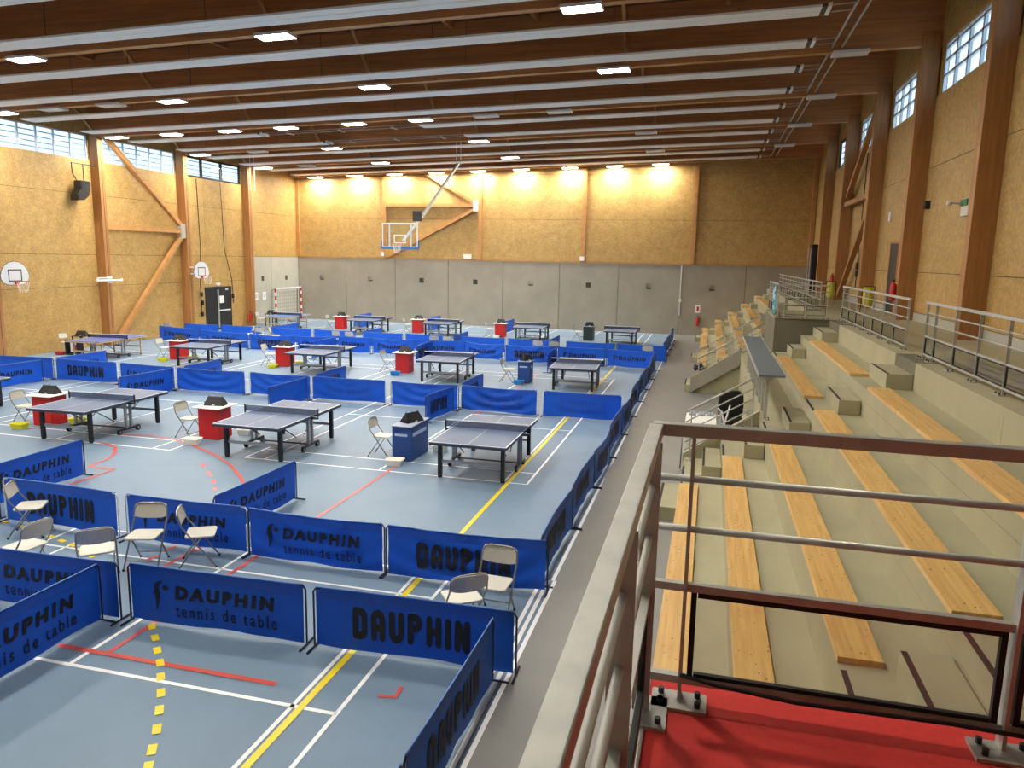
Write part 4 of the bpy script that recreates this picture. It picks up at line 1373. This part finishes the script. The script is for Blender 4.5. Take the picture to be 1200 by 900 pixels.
# ------------------------------------------------------------------ things on the walls
def fan_board(x, y, label, col_side):
    t = thing('basketball_board', label, 'basketball hoop', (x, y, 2.9), 0, 'small wall basketball boards')
    W, H = 1.2, .86
    pts = [(-.30, 0), (.30, 0), (.50, .08), (.59, .22), (.60, .36), (.53, .56), (.40, .72), (.22, .83), (0, .86), (-.22, .83), (-.40, .72), (-.53, .56), (-.60, .36), (-.59, .22), (-.50, .08)]
    MB().prism(pts, 'x', -.015, .015).build('board', 'board_white', t)
    MB().tube([(.0, p[0], p[1]) for p in pts], .018, 6, closed=True).build('board_edge', 'steel_dark', t)
    sq = MB()
    for a in ((-.29, .12, .29, .16), (-.29, .53, .29, .57), (-.29, .16, -.25, .53), (.25, .16, .29, .53)):
        sq.box(.0155, .018, a[0], a[2], a[1], a[3])
    sq.build('target_square', 'print_black', t)
    MB().box(.015, .12, -.06, .06, .02, .14).build('rim_bracket', 'hoop_red', t)
    rim = MB().tube([(.36 + .225 * math.cos(k * math.pi / 9), .225 * math.sin(k * math.pi / 9), .13) for k in range(18)], .011, 6, closed=True).build('rim', 'hoop_red', t)
    net = MB()
    for k in range(12):
        a = k * math.pi / 6
        b = a + math.pi / 12
        net.tube([(.36 + .22 * math.cos(a), .22 * math.sin(a), .13), (.36 + .17 * math.cos(b), .17 * math.sin(b), -.08), (.36 + .13 * math.cos(a), .13 * math.sin(a), -.27)], .006, 4)
    tag(net.build('net', 'net_white', t), kind='stuff')
    for z in (.22, .55):
        MB().tube([(-.015, 0.0, z), (x * 0 + (XL + .45 - x), 0.12, z)], .025, 8).build('arm', 'white_metal', t)
    return t
fan_board(-25.2, 22.7, 'white fan shaped basketball board farthest along the windowed wall from the door', 1)
fan_board(-25.2, 33.45, 'white fan shaped basketball board with net near the black door', 1)
# folded white bracket on the column
t = thing('wall_bracket', 'white folded bracket arm fixed across a timber column of the windowed wall', 'bracket', (XL + .45, 28.1, 2.9))
MB().tube([(.06, -.75, .02), (.06, .65, .0)], .05, 10).build('arm', 'white_metal', t)
MB().tube([(.06, -.75, .13), (.06, .05, .12)], .03, 8).build('arm', 'white_metal', t)
MB().box(0, .05, -.12, .12, -.1, .2).build('mount_plate', 'white_metal', t)
for y in (-.75, .65):
    MB().cyl((.06, y, .02), (0, 1, 0), .075, .06, 12).build('end_cap', 'white_metal', t)
# loudspeaker
t = thing('loudspeaker', 'black curved loudspeaker hanging on a bracket beside a timber column', 'loudspeaker', (XL + .3, 26.95, 6.2))
MB().prism([(-.36, .08), (.02, .12), (.26, .30), (.36, .58), (.36, .92), (-.12, .92), (-.15, .56), (-.36, .32)], 'x', -.14, .24).build('cabinet', 'black_plastic', t, bevel=.02)
MB().prism([(-.30, .14), (.0, .18), (.22, .34), (.31, .6), (.31, .86), (-.08, .86), (-.11, .54), (-.30, .28)], 'x', .241, .255).build('grille', 'black_metal', t)
MB().tube([(.0, -.08, .9), (.0, -.30, 1.2), (.0, -.32, 1.62), (.0, .6, 1.62), (.0, .98, 1.62)], .022, 8).build('bracket', 'black_metal', t)
MB().tube([(.0, .28, .92), (.0, .28, 1.62)], .022, 8).build('bracket_leg', 'black_metal', t)
# black door in the left wall
dr = tag(empty('door_1'), kind='structure')
y0, y1 = 35.3, 37.45
MB().box(XL - .02, XL + .04, y0 - .06, y0, 0, 2.36).build('frame_side', 'door_black', dr)
MB().box(XL - .02, XL + .04, y1, y1 + .06, 0, 2.36).build('frame_side', 'door_black', dr)
MB().box(XL - .02, XL + .04, y0, y1, 2.30, 2.36).build('frame_head', 'door_black', dr)
ym = 36.25
MB().box(XL, XL + .03, y0 + .01, ym - .005, .01, 2.29).build('leaf', 'door_black', dr)
lf = MB().box(XL, XL + .03, ym + .005, y1 - .01, .01, 2.29).build('leaf', 'door_black', dr)
MB().box(XL + .03, XL + .09, ym + .05, y1 - .1, 1.02, 1.08).build('push_bar', 'white_metal', lf)
MB().box(XL + .03, XL + .08, ym + .02, ym + .09, .1, 2.2).build('vertical_rod', 'steel', lf)
tag(MB().box(XL + .0305, XL + .034, 36.45, 36.85, 1.45, 1.85).build('notice_sheet', 'paper'), 'white paper notice stuck on the black double door', 'notice')
MB().box(XL + .031, XL + .034, y1 - .45, y1 - .2, 2.15, 2.24).build('door_closer', 'white_metal', lf)
t = thing('exit_lamp', 'small white emergency lamp above the black double door', 'lamp', (XL, 36.35, 2.45))
MB().box(0, .08, -.16, .16, 0, .12).build('housing', 'lamp_body', t, bevel=.01)
MB().box(.02, .07, -.14, .14, -.03, 0).build('diffuser', 'lamp_off', t)
def extinguisher(x, y, z, label, sx_=1):
    t = thing('fire_extinguisher', label, 'fire extinguisher', (x, y, z), 0, 'red fire extinguishers')
    b = MB()
    prof = [(.0, .0), (.075, .0), (.08, .03), (.08, .40), (.06, .47), (.03, .50), (.03, .53)]
    n = 14
    for r, zz in prof:
        b.v += [(r * math.cos(2 * math.pi * j / n), r * math.sin(2 * math.pi * j / n), zz) for j in range(n)]
    for i in range(len(prof) - 1):
        for j in range(n):
            b.f.append((i * n + j, i * n + (j + 1) % n, (i + 1) * n + (j + 1) % n, (i + 1) * n + j))
    b.build('cylinder', 'ext_red', t, smooth=True)
    MB().box(-.03, .03, -.02, .02, .53, .57).build('valve', 'black_metal', t)
    MB().bar((0, 0, .58), (.13, 0, .62), .02, .012).build('handle', 'black_metal', t)
    MB().tube([(.02, 0, .55), (.11, .02, .50), (.11, .02, .2)], .012, 6).build('hose', 'black_rubber', t)
    return t
extinguisher(XL + .3, 38.86, .25, 'red fire extinguisher on the timber column beside the black door')
extinguisher(-.62, YF - .12, .55, 'red fire extinguisher on the far concrete wall beside the bleachers')
t = tag(MB().box(-.78, -.5, YF - .012, YF - .002, 1.3, 1.75).build('safety_sign', 'paper'), 'white safety sign above the extinguisher on the far concrete wall', 'sign')
MB().box(-.70, -.58, YF - .014, YF - .0125, 1.4, 1.66).build('red_symbol', 'ext_red', t)
extinguisher(XR - .53, 22.6, GZ + .5, 'red fire extinguisher on a gallery column behind the middle guard rail')
extinguisher(XR - .53, 33.6, GZ + .5, 'red fire extinguisher on a far gallery column by the dark platform')
for y, l in ((40.0, 'white notice sheet on the pale concrete wall beside the fire extinguisher column'), (40.85, 'white framed notice on the pale concrete wall close to the handball goal')):
    t = tag(MB().box(XL, XL + .014, y - .17, y + .17, 1.45, 1.9).build('notice_sheet', 'paper'), l, 'notice')
    MB().box(XL + .014, XL + .016, y - .1, y + .1, 1.55, 1.8).build('printed_block', 'print_pale', t)
# handball goal
t = thing('handball_goal', 'handball goal with red and white striped frame stored by the pale concrete wall', 'goal', (XL + .35, 41.55, 0))
def striped(name, p, q, n):
    p, q = Vector(p), Vector(q)
    st = MB().bar(p, q, .08, .08, (1, 0, 0)).build(name, 'white_metal', t)
    for k in range(0, n, 2):
        a, b = p.lerp(q, k / n), p.lerp(q, (k + 1) / n)
        MB().bar(a, b, .083, .083, (1, 0, 0)).build('red_band', 'ext_red', st)
striped('goal_post', (0, 0, 0), (0, 0, 2.08), 9)
striped('goal_post', (0, 3.0, 0), (0, 3.0, 2.08), 9)
MB().bar((0, -.04, 2.08), (0, 3.04, 2.08), .08, .08).build('crossbar', 'white_metal', t)
for y in (0.02, 2.98):
    MB().tube([(0, y, 2.05), (-.25, y, 2.0), (-.30, y, .05), (0, y, .03)], .02, 6).build('net_hoop', 'steel_dark', t)
net = MB()
for k in range(13):
    y = 3.0 * k / 12
    net.tube([(0, y, 2.04), (-.24, y, 1.9), (-.28, y, .05)], .006, 4)
for k in range(9):
    z = .1 + 1.8 * k / 8
    net.tube([(-.27, 0, z), (-.27, 3.0, z)], .006, 4)
tag(net.build('net', 'net_white', t), kind='stuff')
# roof mounted basketball goal
t = thing('ceiling_basketball_goal', 'clear basketball backboard with blue padding hanging from the roof before the far wall', 'basketball hoop', (-14.3, 33.5, 4.62))
MB().box(-.86, .86, -.006, .006, .04, 1.1).build('glass_board', 'glass', t)
for a in ((-.9, .9, 1.08, 1.14), (-.9, .9, .0, .06)):
    MB().box(a[0], a[1], -.02, .02, a[2], a[3]).build('board_frame', 'white_metal', t)
for x in (-.9, .86):
    MB().box(x, x + .04, -.02, .02, .06, 1.08).build('board_frame', 'white_metal', t)
for x in (-.55, .55):
    MB().box(x - .03, x + .03, .02, .07, .0, 1.12).build('support_bar', 'white_metal', t)
MB().box(-.93, .93, -.035, .035, -.08, .05).build('bottom_pad', 'board_blue', t)
for x in (-.95, .91):
    MB().box(x, x + .045, -.035, .035, -.03, .36).build('side_pad', 'board_blue', t)
for a in ((-.30, .30, .56, .60), (-.30, .30, .2, .24), (-.30, -.26, .24, .56), (.26, .30, .24, .56)):
    MB().box(a[0], a[1], -.011, -.0065, a[2], a[3]).build('target_line', 'white_metal', t)
MB().tube([(.0 + .22 * math.cos(k * math.pi / 9), -.36 + .22 * math.sin(k * math.pi / 9), .16) for k in range(18)], .012, 6, closed=True).build('rim', 'hoop_red', t)
net = MB()
for k in range(12):
    a = k * math.pi / 6
    b = a + math.pi / 12
    net.tube([(.21 * math.cos(a), -.36 + .21 * math.sin(a), .16), (.16 * math.cos(b), -.36 + .16 * math.sin(b), -.05), (.12 * math.cos(a), -.36 + .12 * math.sin(a), -.25)], .006, 4)
tag(net.build('net', 'net_white', t), kind='stuff')
MB().bar((.1, .1, .3), (.78, .9, 1.5), .10, .10).build('board_arm', 'white_metal', t)
MB().box(.42, .86, .55, .62, 1.25, 1.72).build('motor_box', 'black_plastic', t)
MB().bar((.78, .9, 1.5), (1.35, 4.5, 4.35), .12, .12).build('mast', 'steel', t)
for dx in (-.12, .12):
    MB().tube([(1.35 + dx, 4.5, 4.3), (1.35 + dx, 4.5, ZTOP(-13) - 4.62)], .025, 8).build('hanger', 'white_metal', t)
# small devices
def device(x0, x1, y0, y1, z0, z1, name, label, cat, mname, child=None):
    o = MB().box(x0, x1, y0, y1, z0, z1).build(name, mname, None, bevel=.006)
    tag(o, label, cat)
    if child:
        child(o)
    return o
device(-14.9, -14.4, YF - .1, YF, 4.14, 4.4, 'sensor_box', 'white box on the far wall at the foot of the crossed timbers', 'device', 'white_metal')
device(-20.35, -20.2, YF - .32, YF - .17, 4.2, 4.45, 'detector', 'small white detector on a far wall post by the hanging backboard', 'device', 'white_metal')
device(-7.6, -7.35, YF - .26, YF - .17, 4.15, 4.4, 'detector', 'small white detector on the far wall post between two lit panels', 'device', 'white_metal')
pp = thing('wall_pipe', 'thin white conduit with a round siren on the far concrete wall near the bleachers', 'conduit', (-1.68, YF - .03, 0))
MB().box(-.03, .03, -.02, .02, 1.1, 4.0).build('conduit', 'white_metal', pp)
MB().cyl((0, -.06, 2.0), (0, 1, 0), .11, .12, 14).build('siren', 'white_metal', pp)
# exit sign on right wall
ex = thing('exit_sign', 'emergency light with green exit sign beside a gallery column', 'sign', (XR - .02, 18.7, 5.35))
MB().box(-.10, 0, -.28, .22, -.02, .36).build('housing', 'lamp_off', ex, bevel=.01)
MB().box(-.13, -.101, -.26, .2, .20, .34).build('green_panel', 'green_sign', ex)
MB().bar((-.12, .05, .25), (-.3, .35, .28), .04, .04).build('spot_arm', 'steel_dark', ex)
MB().cyl((-.3, .35, .28), (1, 0, 0), .05, .08, 10).build('spot_head', 'lamp_body', ex)
device(XR - .08, XR, 23.35, 23.6, 5.95, 6.5, 'sensor_box', 'tall white sensor box high on the gallery wall beside a column', 'device', 'white_metal')
device(XR - .16, XR - .01, 23.38, 23.55, 5.6, 5.78, 'siren', 'round white siren under the tall sensor box on the gallery wall', 'device', 'white_metal')
device(XR - .06, XR, 26.2, 26.4, 5.6, 5.9, 'thermostat', 'small white thermostat box on the gallery wall above the door', 'device', 'white_metal')
device(XR - .12, XR, 21.9, 22.1, 5.7, 5.9, 'camera_dome', 'small black dome on the gallery side of a column', 'device', 'black_plastic')
# narrow glazed door on the gallery
d2 = tag(empty('door_2'), kind='structure')
for a, b in ((24.75, 24.82), (25.83, 25.9)):
    MB().box(XR - .03, XR, a, b, GZ, 4.97).build('frame_side', 'glulam', d2)
MB().box(XR - .03, XR, 24.82, 25.83, 4.9, 4.97).build('frame_head', 'glulam', d2)
MB().box(XR - .02, XR - .002, 24.82, 25.83, GZ + .01, 4.9).build('leaf', 'door_black', d2)
# ropes and cables hanging on the walls
def rope(pts, label, knots=()):
    t = thing('hanging_cable', label, 'cable', pts[0], 0, 'hanging cables')
    b = Vector(pts[0])
    MB().tube([tuple(Vector(p) - b) for p in pts], .018, 6).build('cable', 'black_rubber', t)
    for k in knots:
        MB().box(k[0] - b.x - .04, k[0] - b.x + .04, k[1] - b.y - .08, k[1] - b.y + .08, k[2] - b.z - .12, k[2] - b.z + .12).build('pulley', 'black_metal', t, bevel=.02)
rope([(XL + .06, 34.9, 8.0), (XL + .08, 34.95, 4.5), (XL + .08, 34.8, 2.5), (XL + .07, 34.85, 1.0)], 'dark cable with pulleys hanging down the windowed wall before the black door', [(XL + .09, 34.85, 2.0), (XL + .09, 34.9, 1.55), (XL + .09, 34.85, .95)])
rope([(XL + .06, 36.9, 8.0), (XL + .08, 37.0, 4.4), (XL + .08, 37.55, 2.8), (XL + .08, 37.65, 1.4)], 'dark cable hanging down the windowed wall past the far side of the black door', [(XL + .09, 37.6, 1.8)])
rope([(XR - .06, 14.35, 8.0), (XR - .07, 14.35, 3.5)], 'dark cable with pulleys hanging on the gallery wall at the picture edge', [(XR - .08, 14.35, 4.75), (XR - .08, 14.35, 4.25)])
rope([(XR - .06, 30.9, 8.3), (XR - .07, 30.9, 3.3)], 'dark cable with pulleys hanging on the gallery wall beyond the bracing timber', [(XR - .08, 30.9, 4.2), (XR - .08, 30.9, 3.9)])
for y in (38.2, 38.6):
    tag(MB().tube([(XL + 1.1, y, 10.66), (XL + 1.1, y, 7.7)], .02, 6).build('hanging_rod', 'white_metal'), 'thin white rod hanging before the black framed windows, %s to the far wall' % ('nearer' if y > 38.4 else 'less near'), 'rod', 'hanging rods')
# dark folded equipment in the far corner of the gallery
t = thing('folded_trampoline', 'tall dark folded gym equipment in the far corner of the gallery', 'equipment', (4.85, 40.6, GZ))
MB().box(-.1, .25, -.5, .5, .05, 2.4).build('mat', 'black_plastic', t, bevel=.03)
MB().tube([(-.16, -.45, 0), (-.16, -.45, 2.2), (-.16, .45, 2.2), (-.16, .45, 0)], .025, 8).build('frame', 'steel', t)

# teal banner on the far platform rail
t = thing('banner', 'teal banner with pale blocks tied to the rail of the dark platform', 'banner', (1.79, 21.65, GZ + .0))
mb = MB()
for i in range(9):
    for j in range(7):
        mb.v.append((-.045 + .012 * math.sin(i * 1.3 + j * .8), i * .12, .08 + j * .135))
for i in range(8):
    for j in range(6):
        a = i * 7 + j
        mb.f.append((a, a + 7, a + 8, a + 1))
mb.build('cloth', 'teal_cloth', t, smooth=True)
for (y0, y1, z0, z1) in ((.12, .5, .70, .82), (.5, .85, .50, .72), (.15, .45, .48, .62), (.2, .7, .2, .3)):
    MB().box(-.066, -.061, y0, y1, z0, z1).build('pale_block', 'print_pale', t)
# yellow waste bags behind the gallery rail
for (x, y, l) in ((4.45, 23.9, 'yellow waste bag on a black stand behind the middle gallery rail'), (4.2, 29.3, 'yellow waste bag on a stand beyond the dark concrete platform')):
    t = thing('waste_bag', l, 'waste bag', (x, y, GZ), 0, 'yellow waste bags')
    mb = MB()
    n = 12
    for k, (r, z) in enumerate([(.09, .25), (.13, .32), (.14, .5), (.13, .75), (.15, .8), (.15, .84)]):
        mb.v += [(r * math.cos(2 * math.pi * j / n) * (1 + .06 * math.sin(3 * j + k)), r * math.sin(2 * math.pi * j / n), z) for j in range(n)]
    for i in range(5):
        for j in range(n):
            mb.f.append((i * n + j, i * n + (j + 1) % n, (i + 1) * n + (j + 1) % n, (i + 1) * n + j))
    mb.f.append(tuple(reversed(range(n))))
    mb.build('bag', 'yellow_bag', t, smooth=True)
    MB().tube([(.16 * math.cos(2 * math.pi * j / 12), .16 * math.sin(2 * math.pi * j / 12), .84) for j in range(12)], .012, 6, closed=True).build('hoop', 'black_metal', t)
    for s in (-1, 1):
        MB().tube([(s * .16, 0, .84), (s * .18, .0, 0)], .012, 6).build('leg', 'black_metal', t)

# ------------------------------------------------------------------ recess: white cloth table and armchair
t = thing('cloth_table', 'table under a white cloth standing in the recess between the stairs', 'table', (-.03, 16.5, 0))
mb = MB()
MB().box(-.33, .33, -1.25, 1.25, .72, .75).build('cloth_top', 'top_white', t, bevel=.01)
def drape(name, p0, p1, n, nrm):
    mb = MB()
    p0, p1 = Vector(p0), Vector(p1)
    for i in range(n + 1):
        q = p0.lerp(p1, i / n)
        w = .018 * math.sin(i * 1.9)
        mb.v += [(q.x + nrm[0] * .004, q.y + nrm[1] * .004, .735), (q.x + nrm[0] * (.03 + w), q.y + nrm[1] * (.03 + w), .06)]
    for i in range(n):
        mb.f.append((2 * i, 2 * i + 1, 2 * i + 3, 2 * i + 2))
    mb.build(name, 'top_white', t)
drape('cloth_side', (-.33, -1.25, 0), (.33, -1.25, 0), 8, (0, -1))
drape('cloth_side', (.33, -1.25, 0), (.33, 1.25, 0), 20, (1, 0))
drape('cloth_side', (.33, 1.25, 0), (-.33, 1.25, 0), 8, (0, 1))
drape('cloth_side', (-.33, 1.25, 0), (-.33, -1.25, 0), 20, (-1, 0))
for x in (-.28, .28):
    for y in (-1.1, 1.1):
        MB().box(x - .02, x + .02, y - .02, y + .02, 0, .72).build('leg', 'steel_dark', t)
for k in range(3):
    s = thing('plate_stack', 'grey patterned tray at the far end of the white cloth table, %s from the walkway' % ORD[k], 'tray', (-.22 + .2 * k, 17.6, .7505), 0, 'trays on the cloth table')
    MB().box(-.08, .08, -.16, .16, 0, .02).build('tray', 'grey_metal', s, bevel=.004)
    for j in range(4):
        MB().cyl((-.035 + .07 * (j % 2), -.08 + .16 * (j // 2), .035), (0, 0, 1), .028, .03, 10).build('cup', 'print_pale', s)
ac = thing('armchair', 'black padded office armchair facing away in the recess', 'chair', (.70, 18.6, 0), R(10))
MB().box(-.27, .27, -.27, .27, .40, .52).build('seat', 'black_plastic', ac, bevel=.04)
MB().prism([(-.29, .5), (.29, .5), (.31, .75), (.29, 1.05), (.2, 1.15), (-.2, 1.15), (-.29, 1.05), (-.31, .75)], 'y', .20, .31).build('backrest', 'black_plastic', ac, bevel=.04)
for s in (-1, 1):
    MB().tube([(s * .30, .2, .70), (s * .31, -.15, .70), (s * .31, -.18, .45)], .022, 8).build('armrest', 'steel', ac)
MB().cyl((0, 0, .25), (0, 0, 1), .03, .30, 10).build('column', 'steel_dark', ac)
for k in range(5):
    a = 2 * math.pi * k / 5
    lg = MB().bar((0, 0, .11), (.28 * math.cos(a), .28 * math.sin(a), .08), .04, .03).build('leg', 'steel_dark', ac)
    MB().cyl((.28 * math.cos(a), .28 * math.sin(a), .035), (math.cos(a + 1.57), math.sin(a + 1.57), 0), .035, .03, 10).build('castor', 'black_rubber', lg)
for (x, y, h, l) in ((.56, 16.2, .55, 'grey equipment crate beside the white cloth table in the recess'), (.88, 16.35, .5, 'second grey equipment crate against the recess wall')):
    c = thing('equipment_crate', l, 'crate', (x, y, 0), 0, 'equipment crates')
    MB().box(-.14, .14, -.35, .35, 0, h).build('body', 'grey_metal', c, bevel=.01)
    MB().box(-.15, .15, -.36, .36, h, h + .04).build('lid', 'counter_grey', c)
    MB().box(-.05, .05, -.365, -.351, h * .6, h * .7).build('handle', 'black_plastic', c)
rl = thing('folded_stand', 'pale folded poster stand leaning on the black armchair', 'stand', (.52, 18.0, 0), .2)
MB().tube([(-.12, 0, .0), (.14, .18, .9)], .02, 8).build('tube', 'white_metal', rl)
MB().tube([(.10, 0, .0), (-.05, .18, .75)], .02, 8).build('tube', 'white_metal', rl)
# bag of balls on the lowest plank by the far stairs
bg_ = thing('ball_bag', 'dark net bag of balls lying on the lowest plank beside the far stairs', 'bag', (-.18, 26.9, TZ[0] + PT))
rr = random.Random(3)
for k in range(7):
    x, y = (-.12 + .1 * (k % 3) + rr.uniform(-.02, .02)), (-.15 + .12 * (k // 3))
    mb = MB()
    r = .095
    for i in range(7):
        th = math.pi * i / 6
        mb.v += [(x + r * math.sin(th) * math.cos(2 * math.pi * j / 10), y * 1.6 + r * math.sin(th) * math.sin(2 * math.pi * j / 10), r - r * math.cos(th) + (.1 if k == 4 else 0)) for j in range(10)]
    for i in range(6):
        for j in range(10):
            mb.f.append((i * 10 + j, i * 10 + (j + 1) % 10, (i + 1) * 10 + (j + 1) % 10, (i + 1) * 10 + j))
    mb.build('ball', 'ball_net' if k % 3 else 'print_black', bg_, smooth=True)
bpy.context.view_layer.update()
